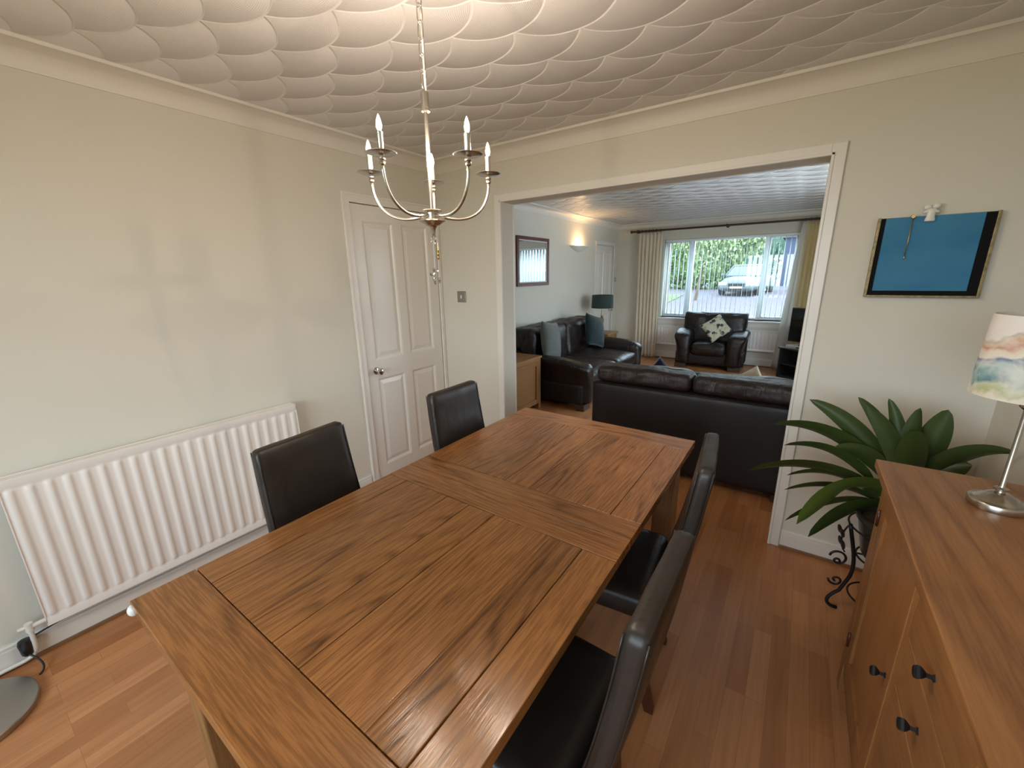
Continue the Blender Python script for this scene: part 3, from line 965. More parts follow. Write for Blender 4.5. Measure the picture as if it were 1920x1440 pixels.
# ------------------------------------------------------------ radiators
def radiator(label, axis, c, a0, a1, z0, z1, ribs, face, depth=.09, valve=True):
    """face: +1 panel looks to +x / -1 looks to -y"""
    t = thing('radiator', label, 'radiator', (c, a0, z0) if axis == 'y' else (a0, c, z0))
    L, Hh = a1 - a0, z1 - z0
    def P(u, d, z):            # u along, d out of the wall
        return Vector((d, u, z)) if axis == 'y' else Vector((u, -d, z))
    def pbox(bm, u0, u1, d0, d1, za, zb, bev=0):
        A, B = P(u0, d0, za), P(u1, d1, zb)
        box(bm, (min(A.x, B.x), min(A.y, B.y), za), (max(A.x, B.x), max(A.y, B.y), zb), bev)
    bm = nb()
    pitch = L / ribs
    nu = ribs * 10
    zs = [0, .030, .036, .042, .048, .056, Hh - .056, Hh - .048, Hh - .042, Hh - .036, Hh - .030, Hh]
    def prof(z):
        if z < .031 or z > Hh - .031: return 0
        e = min(z - .030, Hh - .030 - z)
        return min(1, max(0, (e - .004) / .018)) ** .8
    grid = []
    for i in range(nu + 1):
        u = L * i / nu
        f = ((u / pitch) % 1.0)
        rib = 1 - (.5 - .5 * math.cos(2 * PI * min(1, max(0, (f - .14) / .72)))) if .14 < f < .86 else 1
        rib = .5 - .5 * math.cos(PI * min(1, max(0, 1 - rib) * 1.25))
        row = []
        for z in zs:
            row.append(bm.verts.new(P(u, depth - .008 + .008 * rib * prof(z) - (.0 if prof(z) > 0 else -.004), z)))
        grid.append(row)
    for i in range(nu):
        for j in range(len(zs) - 1):
            bm.faces.new((grid[i][j], grid[i + 1][j], grid[i + 1][j + 1], grid[i][j + 1]))
    link('panel', bm, M['radiator'], t, smooth=True, angle=.9)
    bm = nb()
    pbox(bm, 0, L, depth - .018, depth - .012, .0, Hh)
    pbox(bm, .0, .004, .030, depth - .004, .012, Hh, .001); pbox(bm, L - .004, L, .030, depth - .004, .012, Hh, .001)
    pbox(bm, 0, L, .030, .040, .01, Hh)
    link('side_casing', bm, M['radiator'], t)
    bm = nb()
    pbox(bm, 0, L, depth - .014, depth - .004, Hh - .001, Hh + .004, .001); pbox(bm, 0, L, .030, .036, Hh - .001, Hh + .004, .001)
    pbox(bm, 0, L, .036, depth - .014, Hh - .001, Hh + .0025)
    link('top_grille', bm, M['radiator'], t)
    for u in (.12, L - .12):
        bm = nb(); pbox(bm, u - .02, u + .02, .002, .034, .05, Hh - .05); link('bracket', bm, M['radiator'], t)
    if valve:
        bm = nb()
        tube(bm, [P(.03, .055, .016), P(-.045, .055, .016)], .0095, 12)
        tube(bm, [P(-.045, .055, .034), P(-.045, .055, -.002)], .013, 12)
        tube(bm, [P(-.075, .055, .020), P(-.045, .055, .020)], .008, 12)
        link('valve', bm, M['gloss'], t, smooth=True, angle=.8)
        bm = nb()
        zb = -z0 + .022
        pts = [P(-.045, .055, 0)] + bez(P(-.045, .055, -.015), P(-.045, .050, zb + .01), P(-.05, .040, zb), P(-.12, .037, zb), 8) + [P(-.75, .037, zb)]
        tube(bm, pts, .0078, 12)
        link('pipe', bm, M['gloss'], t, smooth=True)
    return t
radiator('long white ribbed radiator on the left wall behind the dining chair', 'y', 0, -2.487, -1.358, .152, .798, 22, 1)
radiator('white ribbed radiator below the front window behind the armchair', 'x', YF, .36, 2.24, .255, .59, 36, -1, .07, False)

# ------------------------------------------------------------ wall picture and what hangs on it
def picture():
    x0, x1, z0, z1 = 2.676, 3.040, 1.390, 1.722
    t = thing('wall_picture', 'blue picture with black border in thin gold frame beside the opening', 'picture', (x0, -.001, z0))
    W, Hh = x1 - x0, z1 - z0
    simple('canvas', (.004, -.017, .004), (W - .004, -.002, Hh), NTblue(), t)
    bm = nb()
    box(bm, (.010, -.0185, .009), (.026, -.0165, Hh)); box(bm, (W - .040, -.0185, .009), (W - .010, -.0165, Hh)); box(bm, (.026, -.0185, .009), (W - .040, -.0165, .028))
    link('black_border', bm, M['black_matt'], t)
    bm = nb()
    box(bm, (0, -.026, 0), (.010, 0, Hh + .003), .0015); box(bm, (W - .010, -.026, 0), (W, 0, Hh + .003), .0015); box(bm, (.010, -.026, 0), (W - .010, 0, .009), .0015); box(bm, (.010, -.006, Hh - .001), (W - .010, 0, Hh + .002))
    link('frame', bm, M['goldframe'], t)
def NTblue():
    t = NT('blue_painted_canvas')
    n = t.noise(t.coord((1, 1, 2.2)), 3.2, 3, .5)
    t.base(t.mix(t.ramp(n, [(.3, 0.0), (.7, 1.0)]), (.022, .150, .30), (.050, .215, .37)))
    t.set(.6, spec=.3)
    return t.m
picture()
def figurine():
    t = thing('figurine', 'small white porcelain figure of two heads perched on the blue picture', 'figurine', (2.838, -.028, 1.700))
    bm = nb(); lathe(bm, [(0, 0), (.016, 0), (.0165, .006), (.013, .02), (.014, .034), (.017, .044), (.010, .050), (0, .051)], seg=20)
    bmesh.ops.scale(bm, verts=bm.verts, vec=(1, .6, 1))
    link('bust', bm, M['porcelain'], t, smooth=True)
    for s in (-1, 1):
        bm = nb(); bmesh.ops.create_icosphere(bm, subdivisions=3, radius=.0125)
        bmesh.ops.scale(bm, verts=bm.verts, vec=(1.05, .8, .9)); bmesh.ops.translate(bm, verts=bm.verts, vec=(s * .0125, 0, .057 + .002 * s))
        link('head', bm, M['porcelain'], t, smooth=True)
        bm = nb(); bmesh.ops.create_icosphere(bm, subdivisions=2, radius=.010)
        bmesh.ops.scale(bm, verts=bm.verts, vec=(1.5, .6, .6)); bmesh.ops.rotate(bm, verts=bm.verts, matrix=Euler((0, s * .5, 0)).to_matrix()); bmesh.ops.translate(bm, verts=bm.verts, vec=(s * .012, .0, .040))
        link('arm', bm, M['porcelain'], t, smooth=True)
figurine()
def gold_chain():
    t = thing('hanging_chain', 'thin gold stick charm hanging from a round pin on the blue picture', 'ornament', (2.786, -.0205, 1.551))
    bm = nb(); lathe(bm, [(0, -.010), (.007, -.010), (.0085, -.006), (.007, -.001), (0, 0)], (0, 0, .172), 20, axis='y'); link('pin', bm, M['gold'], t, smooth=True, angle=.7)
    bm = nb(); tube(bm, [(0, -.004, .170), (.0005, -.004, .08), (-.001, -.004, .012)], .0016, 8); link('chain', bm, M['gold'], t, smooth=True)
    bm = nb(); lathe(bm, [(0, .016), (.0024, .014), (.0034, .004), (.0024, 0), (0, 0)], (-.001, -.004, 0), 12); link('charm', bm, M['brass'], t, smooth=True)
gold_chain()

# ------------------------------------------------------------ sideboard
def sideboard():
    x0, x1, y0, y1, zt = 2.722, 3.165, -2.36, -.787, .900
    t = thing('sideboard', 'long oak sideboard with black knobs and a worn top, beside the dining table', 'sideboard', (x0, y0, 0))
    D, L = x1 - x0, y1 - y0
    simple('top', (0, 0, zt - .028), (D, L, zt), M['side_y'], t, .003)
    fx = .028   # front face
    # carcass with corner posts
    bm = nb()
    for ya in (.026, L - .026 - .052):
        for xa in (fx, D - .05): box(bm, (xa, ya, 0), (xa + .048, ya + .052, zt - .028), .002)
    for ya in (.030, L - .030 - .02): box(bm, (fx + .048, ya, .10), (D - .05, ya + .02, zt - .028))
    box(bm, (fx + .03, .06, .10), (D - .03, L - .06, .12)); box(bm, (D - .02, .06, .1), (D - .008, L - .06, zt - .03))
    link('carcass', bm, M['side_z'], t)
    bm = nb()
    box(bm, (fx + .004, .078, zt - .068), (fx + .024, L - .078, zt - .028), .001); box(bm, (fx + .004, .078, .085), (fx + .024, L - .078, .125), .001)
    link('rail', bm, M['side_y'], t)
    zlo, zhi = .128, zt - .071
    def knob(par, y, z):
        bm = nb()
        lathe(bm, [(0, 0), (.010, 0), (.010, -.004), (.0055, -.007), (.0055, -.016), (.012, -.021), (.0165, -.026), (.0155, -.031), (.009, -.034), (0, -.035)], (fx + .004, y, z), 4, axis='x')
        link('knob', bm, M['iron'], par)
    doors = ((.080, .552, 1), (1.021, 1.493, -1))
    for (a, b, s) in doors:
        bm = nb()
        rw = .062
        box(bm, (fx, a, zlo), (fx + .022, a + rw, zhi), .0015); box(bm, (fx, b - rw, zlo), (fx + .022, b, zhi), .0015)
        box(bm, (fx + .0005, a + rw, zlo), (fx + .022, b - rw, zlo + rw), .001); box(bm, (fx + .0005, a + rw, zhi - rw), (fx + .022, b - rw, zhi), .001)
        box(bm, (fx + .009, a + rw, zlo + rw), (fx + .017, b - rw, zhi - rw))
        d = link('door', bm, M['side_z'], t)
        knob(d, (b - .035) if s > 0 else (a + .035), .512)
        for z in (.235, .728):
            bm = nb(); yy = a + .001 if s > 0 else b - .001
            tube(bm, [(fx - .003, yy, z - .028), (fx - .003, yy, z + .028)], .0045, 8)
            link('hinge', bm, M['mahog'], d, smooth=True)
    for ya in (.556, .985): simple('divider', (fx + .002, ya, .125), (fx + .024, ya + .032, zt - .068), M['side_z'], t, .001)
    zz = zhi
    for hgt in (.130, .138, .175, .245):
        bm = nb(); box(bm, (fx, .592, zz - hgt + .003), (fx + .022, .981, zz), .002)
        d = link('drawer', bm, M['side_y'], t)
        knob(d, .800, zz - hgt / 2 - .003)
        zz -= hgt
sideboard()

def table_lamp(label, loc, base_prof, shade_r0, shade_r1, zs0, zs1, m_base, m_shade, group=None, bulb=None):
    t = thing('table_lamp', label, 'lamp', loc)
    bm = nb(); lathe(bm, base_prof, seg=48)
    link('stem', bm, m_base, t, smooth=True, angle=.5)
    bm = nb()
    lathe(bm, [(shade_r0, 0), (shade_r1, zs1 - zs0), (shade_r1 - .002, zs1 - zs0), (shade_r0 - .002, 0), (shade_r0, 0)], seg=64, cap=False)
    o = link('lamp_shade', bm, m_shade, t, smooth=True, angle=.6); o.location = (0, 0, zs0)
    bm = nb(); zc = zs1 - .03
    for k in range(3):
        a = 2 * PI * k / 3 + .3
        tube(bm, [(0, 0, zc), ((shade_r1 - .001) * math.cos(a), (shade_r1 - .001) * math.sin(a), zc)], .0015, 6)
    lathe(bm, [(.012, zc - .004), (.014, zc), (.012, zc + .004)], seg=16)
    link('shade_carrier', bm, m_base, t)
    bm = nb(); lathe(bm, [(0, zs0 + .0), (.011, zs0), (.013, zs0 + .02), (.013, zc - .004), (0, zc - .004)], seg=16); link('bulb_holder', bm, M['porcelain'], t, smooth=True, angle=.5)
    return t
table_lamp('nickel table lamp with painted landscape shade standing on the oak sideboard', (2.942, -.992, .9),
           [(0, 0), (.0550, 0), (.0560, .003), (.0560, .017), (.0545, .020), (.048, .023), (.047, .0225), (.040, .028), (.039, .0275), (.030, .034), (.029, .0335), (.020, .040), (.009, .043), (.0085, .047), (.014, .050), (.014, .054), (.007, .057), (.0052, .062),
            (.0052, .268), (.008, .270), (.0145, .276), (.0145, .281), (.008, .286), (.0075, .290), (.012, .294), (.012, .300), (.006, .304), (.006, .330), (0, .330)],
           .108, .098, .302, .502, M['nickel'], M['shade'])

# ------------------------------------------------------------ plant, pot and iron stand
def leaf_strip(bm, pts, width, tw=0.0, fold=.22, side=None, mat=0):
    n = len(pts) - 1
    rows = []
    for i, p in enumerate(pts):
        t = i / n
        tg = (pts[min(i + 1, n)] - pts[max(i - 1, 0)]).normalized()
        s = tg.cross(Vector(side) if side else Vector((0, 1, .15))).normalized()
        up = s.cross(tg).normalized()
        s2 = (s * math.cos(tw * t) + up * math.sin(tw * t)); u2 = s2.cross(tg)
        wv = width * (math.sin(PI * min(1, (t * .90 + .07))) ** .8) * (1 if t < .96 else .35) * (.25 + .75 * min(1, t * 4))
        if i == n: wv = .001
        rows.append([bm.verts.new(p + s2 * wv * a + u2 * abs(a) * wv * fold + u2 * .0007 * b) for a, b in ((-1, 1), (-.5, 1), (0, 1), (.5, 1), (1, 1))]
                    + [])
    for a, b in zip(rows, rows[1:]):
        for k in range(4):
            f = bm.faces.new((a[k], a[k + 1], b[k + 1], b[k])); f.material_index = mat
def plant():
    cx, cy_ = 2.90, -.36
    t = thing('potted_plant', 'broad leaved dark green plant in corner behind the oak sideboard', 'plant', (cx, cy_, .30))
    bm = nb(); lathe(bm, [(0, 0), (.085, 0), (.095, .02), (.125, .17), (.132, .175), (.132, .195), (.122, .195), (.115, .165), (.02, .165), (0, .165)], seg=40)
    link('pot', bm, M['pot'], t, smooth=True, angle=.6)
    bm = nb(); lathe(bm, [(0, .172), (.05, .175), (.116, .168), (.116, .16), (0, .16)], seg=24); link('soil', bm, M['soil'], t)
    # tip x, tip y, tip z (world), half width, arch
    L = [(2.534, -.35, .962, .044, .05), (2.695, -.35, .998, .034, .02), (2.724, -.38, .975, .043, .02), (2.790, -.34, 1.004, .030, .02), (2.884, -.36, .986, .040, .02),
         (2.959, -.36, .992, .056, .01), (2.415, -.37, .828, .040, .17), (2.470, -.35, .729, .028, .16), (2.342, -.38, .575, .040, .24),
         (2.500, -.34, .579, .028, .18), (2.500, -.36, .513, .024, .16), (2.560, -.52, .440, .064, .36), (2.520, -.44, .400, .026, .22), (2.617, -.40, .326, .046, .26),
         (3.060, -.36, .790, .052, .05), (3.150, -.38, .865, .048, .10), (2.873, -.44, .915, .056, .02), (2.640, -.46, .80, .040, .10)]
    for i, (x, y, z, wd, ar) in enumerate(L):
        r = random.Random(i)
        a = r.uniform(0, 6.28)
        b = Vector((r.uniform(-.03, .03), r.uniform(-.03, .03), .17))
        tip = Vector((x - cx, y - cy_, z - .30))
        d = tip - b
        mid1 = b + Vector((d.x * .12, d.y * .12, max(.12, d.z * .45 + ar * .5)))
        mid2 = b + Vector((d.x * .55, d.y * .55, d.z * .80 + ar * .85))
        pts = bez(b, mid1, mid2, tip, 22)
        st = pts[:7]; bl = pts[5:]
        bm = nb(); leaf_strip(bm, bl, wd * (.86 if ar < .12 else 1.12), r.uniform(-.7, .7) if ar < .12 else r.uniform(-.1, .1), .42 if ar < .12 else .20, (0, 1, .1) if ar < .12 else (.0, .75, .66))
        tube(bm, st, [.0045 - .0003 * k for k in range(len(st))], 6)
        link('leaf', bm, M['leaf_light'] if i in (11,) else M['leaf'], t, smooth=True)
plant()
def iron_stand():
    cx, cy_ = 2.90, -.36
    t = thing('plant_stand', 'black wrought iron plant stand with scrolls and leaf ornaments by the sideboard', 'plant stand', (cx, cy_, 0))
    bm = nb()
    for z, r in ((.298, .105), (.10, .105), (.444, .152)):
        tube(bm, [(r * math.cos(2 * PI * k / 32), r * math.sin(2 * PI * k / 32), z - .004) for k in range(32)], .004, 8, closed=True)
        if z == .298: tube(bm, [(-.1, 0, .294), (.1, 0, .294)], .004, 8); tube(bm, [(0, -.1, .294), (0, .1, .294)], .004, 8)
        link('ring', bm, M['iron'], t, smooth=True); bm = nb()
    bm.free()
    for k in range(3):
        a = math.radians(192 + 120 * k); ca, sa = math.cos(a), math.sin(a)
        def Q(r, z, s=0): return Vector((ca * r - sa * s, sa * r + ca * s, z))
        bm = nb()
        pts = bez(Q(.150, .44), Q(.13, .34), Q(.09, .24), Q(.12, .16), 12) + bez(Q(.14, .10), Q(.19, .05), Q(.19, .01), Q(.135, .006), 8)
        tube(bm, pts, .0075, 8)
        link('leg', bm, M['iron'], t, smooth=True)
        bm = nb()
        pts = [Q(.165 + .035 * (1 - j / 26) * math.cos(j * .42), .27 + .035 * (1 - j / 26) * math.sin(j * .42) - j * .0012) for j in range(24)]
        tube(bm, pts, .0050, 6); link('scroll', bm, M['iron'], t, smooth=True); bm = nb()
        pts = [Q(.160 + .028 * (1 - j / 22) * math.cos(-j * .42), .15 + .028 * (1 - j / 22) * math.sin(-j * .42)) for j in range(20)]
        tube(bm, pts, .0050, 6); link('scroll', bm, M['iron'], t, smooth=True); bm = nb()
        pts = bez(Q(.15, .44), Q(.18, .40), Q(.175, .33), Q(.15, .30), 8); tube(bm, pts, .0035, 6)
        link('scroll', bm, M['iron'], t, smooth=True)
        for (r_, z_, s_) in ((.178, .40, .018), (.178, .40, -.018), (.168, .345, .018), (.168, .345, -.018)):
            bm = nb(); bmesh.ops.create_icosphere(bm, subdivisions=2, radius=1)
            bmesh.ops.scale(bm, verts=bm.verts, vec=(.005, .026, .017))
            bmesh.ops.rotate(bm, verts=bm.verts, matrix=Matrix.Rotation(a, 3, 'Z'))
            bmesh.ops.translate(bm, verts=bm.verts, vec=Q(r_, z_, s_))
            link('iron_leaf', bm, M['iron'], t, smooth=True)
iron_stand()

# ------------------------------------------------------------ floor lamp foot and cable, bottom left
def floor_lamp():
    t = thing('floor_lamp', 'floor lamp with round satin grey metal foot by the left wall', 'lamp', (.232, -2.738, 0))
    bm = nb(); lathe(bm, [(0, 0), (.178, 0), (.181, .003), (.181, .022), (.178, .026), (.172, .028), (.03, .030), (.015, .034), (0, .034)], seg=64)
    link('base', bm, M['lampbase'], t, smooth=True, angle=.5)
    bm = nb(); lathe(bm, [(.011, .03), (.011, 1.45), (0, 1.45)], seg=16); link('pole', bm, M['lampbase'], t, smooth=True, angle=.5)
    bm = nb(); lathe(bm, [(0, 1.44), (.03, 1.44), (.045, 1.47), (.045, 1.50), (0, 1.50)], seg=24); link('lamp_head', bm, M['lampbase'], t, smooth=True, angle=.5)
floor_lamp()
bm = nb()
tube(bm, bez((.066, -2.556, .060), (.09, -2.53, .03), (.13, -2.52, .006), (.150, -2.548, .006), 12), .0035, 8)
tag(link('lamp_cable', bm, M['cable'], smooth=True), 'short black cable from the plug adapter to the floor lamp foot', 'cable')
bm = nb(); tube(bm, bez((.050, -2.535, .118), (.05, -2.50, .125), (.045, -2.44, .138), (.045, -2.30, .138), 10) + [Vector((.045, -1.40, .138))], .0035, 8)
tag(link('power_cable', bm, M['cable'], smooth=True), 'thin black cable running along under the long left radiator', 'cable')
bm = nb(); lathe(bm, [(0, 0), (.014, 0), (.019, .008), (.022, .056), (.018, .068), (.009, .072), (0, .072)], (.0405, -2.556, .046), 24)
tag(link('plug_adapter', bm, M['black'], smooth=True, angle=.7), 'small black rounded plug adapter on the skirting by the white pipe', 'adapter')

# ------------------------------------------------------------ sofas (local: back at +y, front at -y, origin on the floor)
def make_sofa(name, label, cat, loc, rz, W, D, seats, arm_z, back_z, shell_z, seat_z=.43, aw=.25, seed=1, group=None, feet=True, split_back=1, armroll=.045):
    t = thing(name, label, cat, loc, rz, group)
    h, d = W / 2, D / 2
    zb = .065
    bm = nb(); soft(bm, (-h + .06, -d + .07, zb), (h - .06, d - .02, seat_z - .12), .03, (0, .01, 0), 12, .003, 5, seed)
    link('base', bm, M['sofa_flat'], t, smooth=True)
    bm = nb(); soft(bm, (-h + .05, d - .17, zb), (h - .05, d, shell_z), .035, (0, .006, 0), 22, .002, 4, seed + 1)
    tube(bm, [(-h + .06, d - .002, shell_z - .012), (0, d + .004, shell_z - .012), (h - .06, d - .002, shell_z - .012)], .005, 6)
    link('back_shell', bm, M['sofa_flat'], t, smooth=True)
    for s in (-1, 1):
        bm = nb()
        xi, xo = s * (h - aw), s * (h - .085)
        # arm: side body and a padded roll that swells outwards and droops at the front
        def sh(q, s=s):
            f = max(0, (q.z - .25) / (arm_z - .25))
            yy = (q.y + d) / D
            droop = -.055 * max(0, 1 - yy * 2.2) ** 1.6 * f
            sx_ = max(0, s * q.x - (h - aw)) / aw
            return Vector((q.x + s * (armroll + .045) * (f ** 2.0) * min(1, sx_ * 1.6 + .1), q.y, q.z + droop * (.6 + sx_) + .012 * f * math.sin(yy * PI)))
        soft(bm, (min(xi, xo), -d + .01, zb), (max(xi, xo), d - .03, arm_z - .02), .070, (.006, .02, .012), 18, .006, 6, seed + s, sh)
        link('armrest', bm, M['sofa'], t, smooth=True)
    sw = (W - 2 * aw) / seats
    for k in range(seats):
        x0 = -h + aw + k * sw
        bm = nb(); soft(bm, (x0 + .004, -d + .03, seat_z - .17), (x0 + sw - .004, d - .24, seat_z), .055, (.0, .025, .035), 18, .005, 6, seed + 7 + k)
        link('seat_cushion', bm, M['sofa'], t, smooth=True)
    bw = (W - .16) / seats
    for k in range(seats * split_back):
        bw2 = bw / split_back
        x0 = -h + .08 + k * bw2
        bm = nb()
        def sh2(q):
            f = max(0, (q.z - seat_z) / (back_z - seat_z))
            return Vector((q.x, q.y + .03 * f + (0.012 * math.sin(q.x * 23 + seed) * f), q.z + .010 * math.sin(q.x * 9 + seed * 2) * f))
        soft(bm, (x0 + .003, d - min(.32, D * .42), seat_z - .04), (x0 + bw2 - .003, d - .12, back_z - .015), .075, (.004, .030, .014), 22, .009, 7, seed + 20 + k, sh2)
        link('back_cushion', bm, M['sofa'], t, smooth=True)
        bm = nb(); soft(bm, (x0 + .004, d - .21, shell_z + .004), (x0 + bw2 - .004, d + .004, back_z), .042, (.0, .006, .006), 26, .0, 9, seed + 40 + k, lambda q: Vector((q.x, q.y + .012 * noise.noise(Vector((q.x * 13 + q.z * 14, q.z * 6, seed))), q.z + .010 * noise.noise(Vector((q.x * 5, 3, seed))) * max(0, (q.z - shell_z) / .12))))
        link('head_roll', bm, M['sofa_crush'], t, smooth=True)
    for sx in (-1, 1):
        for sy in (-1, 1):
            xx = sx * (h - .15); yy = sy * (d - .10)
            simple('foot', (xx - .085, yy - .05, 0), (xx + .085, yy + .05, zb + .01), M['sofafoot'], t, .004)
    return t
make_sofa('sofa', 'dark leather two seat sofa seen from behind through the opening', 'sofa', (1.895, .905, 0), PI, 1.58, .91, 2, .60, .815, .690, seed=3)
make_sofa('sofa', 'dark leather sofa along the left wall below the framed mirror', 'sofa', (.115, 2.465, 0), PI / 2, 1.98, 1.05, 2, .590, .885, .62, seed=11)
make_sofa('armchair', 'dark leather armchair in front of the window radiator', 'armchair', (1.328, 4.735, 0), 0, 1.09, .63, 1, .605, .868, .60, seat_z=.40, aw=.285, seed=23, armroll=.05)

# ------------------------------------------------------------ cushions
def cushion(label, loc, rot, s, th, m, name='cushion', group=None):
    o_bm = nb(); n = 22
    top = {}
    for side in (1, -1):
        for i in range(n + 1):
            for j in range(n + 1):
                u, v = 2 * i / n - 1, 2 * j / n - 1
                if side == -1 and (i in (0, n) or j in (0, n)):
                    top[(side, i, j)] = top[(1, i, j)]; continue
                x = u * (1 - .07 * (1 - v * v)) * s / 2
                y = v * (1 - .07 * (1 - u * u)) * s / 2
                z = side * th / 2 * ((1 - u * u) * (1 - v * v)) ** .42
                z += side * .006 * noise.noise(Vector((u * 3 + loc[0] * 9, v * 3, side))) * (1 - u * u) * (1 - v * v)
                top[(side, i, j)] = o_bm.verts.new((x, y, z))
        for i in range(n):
            for j in range(n):
                o_bm.faces.new([top[(side, a, b)] for a, b in ((i, j), (i + 1, j), (i + 1, j + 1), (i, j + 1))])
    o = link(name, o_bm, m, smooth=True)
    o.location = loc; o.rotation_euler = rot
    return tag(o, label, 'cushion', group)
R_ = math.radians
cushion('grey green square cushion leaning in near corner of the left sofa', (-.01, 1.845, .728), (R_(80), R_(9), R_(96)), .46, .18, M['c_grey'])
cushion('dark teal cushion leaning at the far end of the left sofa', (.05, 3.02, .715), (R_(76), R_(14), R_(84)), .46, .18, M['c_teal'])
cushion('floral patterned cushion balanced on its corner in the armchair', (1.40, 4.585, .650), (R_(68), R_(0), R_(0)), .345, .12, M['floral']).rotation_euler = (Euler((R_(66), 0, R_(6))).to_matrix() @ Matrix.Rotation(R_(38), 3, 'Z')).to_euler()
cushion('navy cushion with its corner poking above the nearest sofa back', (1.555, .925, .552), (0, 0, 0), .40, .12, M['c_navy']).rotation_euler = (Euler((R_(82), 0, R_(-6))).to_matrix() @ Matrix.Rotation(R_(50), 3, 'Z')).to_euler()
cushion('cream cushion with one corner showing above the nearest sofa, on its right', (2.185, .935, .572), (0, 0, 0), .38, .11, M['c_cream']).rotation_euler = (Euler((R_(82), 0, R_(6))).to_matrix() @ Matrix.Rotation(R_(32), 3, 'Z')).to_euler()
bm = nb(); soft(bm, (1.76, .875, .475), (2.03, .945, .742), .03, (0, .01, .004), 10, .006, 8, 5)
tag(link('blanket', bm, M['c_throw'], smooth=True), 'folded teal blanket upright between navy and cream cushions', 'blanket')

# ------------------------------------------------------------ mirror, uplight
def mirror():
    y0, y1, z0, z1 = 1.775, 2.545, 1.372, 1.972
    t = thing('wall_mirror', 'mahogany framed mirror on living room wall reflecting the blinds', 'mirror', (XL, y0, z0))
    W, Hh = y1 - y0, z1 - z0
    bm = nb(); f = .040
    box(bm, (0, 0, 0), (.028, W, f), .004); box(bm, (0, 0, Hh - f), (.028, W, Hh), .004); box(bm, (0, 0, f), (.028, f, Hh - f), .004); box(bm, (0, W - f, f), (.028, W, Hh - f), .004)
    link('frame', bm, M['mahog_y'], t)
    bm = nb(); g = .014
    a, b, c, d = f, W - f, f, Hh - f
    box(bm, (.004, a, c), (.016, b, c + g)); box(bm, (.004, a, d - g), (.016, b, d)); box(bm, (.004, a, c + g), (.016, a + g, d - g)); box(bm, (.004, b - g, c + g), (.016, b, d - g))
    link('inner_slip', bm, M['mount'], t)
    simple('mirror_glass', (.003, a, c), (.010, b, d), M['mirror'], t)
mirror()
def sconce():
    t = thing('wall_light', 'half bowl plaster uplighter glowing on the living room wall', 'wall light', (XL, 3.47, 1.835))
    bm = nb()
    prof = [(.008, 0), (.045, .008), (.10, .035), (.150, .070), (.168, .085)]
    prof2 = [(.162, .085), (.145, .074), (.095, .042), (.04, .016), (.008, .010)]
    full = prof + prof2
    rings = []
    for r, z in full:
        rings.append([bm.verts.new((r * .62 * math.sin(PI * k / 24), -r * 1.75 * math.cos(PI * k / 24), z)) for k in range(25)])
    for a, b in zip(rings, rings[1:]):
        for k in range(24): bm.faces.new((a[k], a[k + 1], b[k + 1], b[k]))
    link('bowl', bm, M['plaster'], t, smooth=True, angle=.9)
    bm = nb(); tube(bm, [(.045, -.035, .055), (.045, .035, .055)], .008, 10); link('bulb', bm, M['sconce_bulb'], t, smooth=True)
    bm = nb(); tube(bm, [(0, 0, .03), (.045, 0, .05)], .008, 8); link('bulb_holder', bm, M['plaster'], t)
sconce()

# ------------------------------------------------------------ side table with lamp, oak cabinet
def side_table():
    x0, x1, y0, y1, z = -.40, .020, 3.60, 4.06, .585
    t = thing('side_table', 'square oak side table in the corner between left sofa and far door', 'side table', (x0, y0, 0))
    a, b = x1 - x0, y1 - y0
    simple('top', (0, 0, z - .028), (a, b, z), M['oak_y'], t, .004)
    bm = nb(); box(bm, (.03, .03, z - .11), (a - .03, .045, z - .028)); box(bm, (.03, b - .045, z - .11), (a - .03, b - .03, z - .028)); box(bm, (.03, .045, z - .11), (.045, b - .045, z - .028)); box(bm, (a - .045, .045, z - .11), (a - .03, b - .045, z - .028))
    link('apron', bm, M['oak_y'], t)
    for xx in (.02, a - .065):
        for yy in (.02, b - .065): simple('leg', (xx, yy, 0), (xx + .045, yy + .045, z - .028), M['oak_z'], t, .003)
    simple('shelf', (.04, .04, .16), (a - .04, b - .04, .178), M['oak_y'], t, .002)
side_table()
table_lamp('brass table lamp with dark teal drum shade on the oak side table', (-.135, 3.70, .585),
           [(0, 0), (.068, 0), (.070, .006), (.060, .014), (.045, .020), (.026, .030), (.016, .045), (.014, .060), (.022, .072), (.022, .078), (.015, .086), (.020, .12), (.034, .20), (.038, .225), (.028, .245), (.016, .26), (.022, .268), (.022, .276), (.013, .284), (.010, .33), (.010, .37), (0, .37)],
           .172, .165, .40, .60, M['brass'], M['tealshade'])
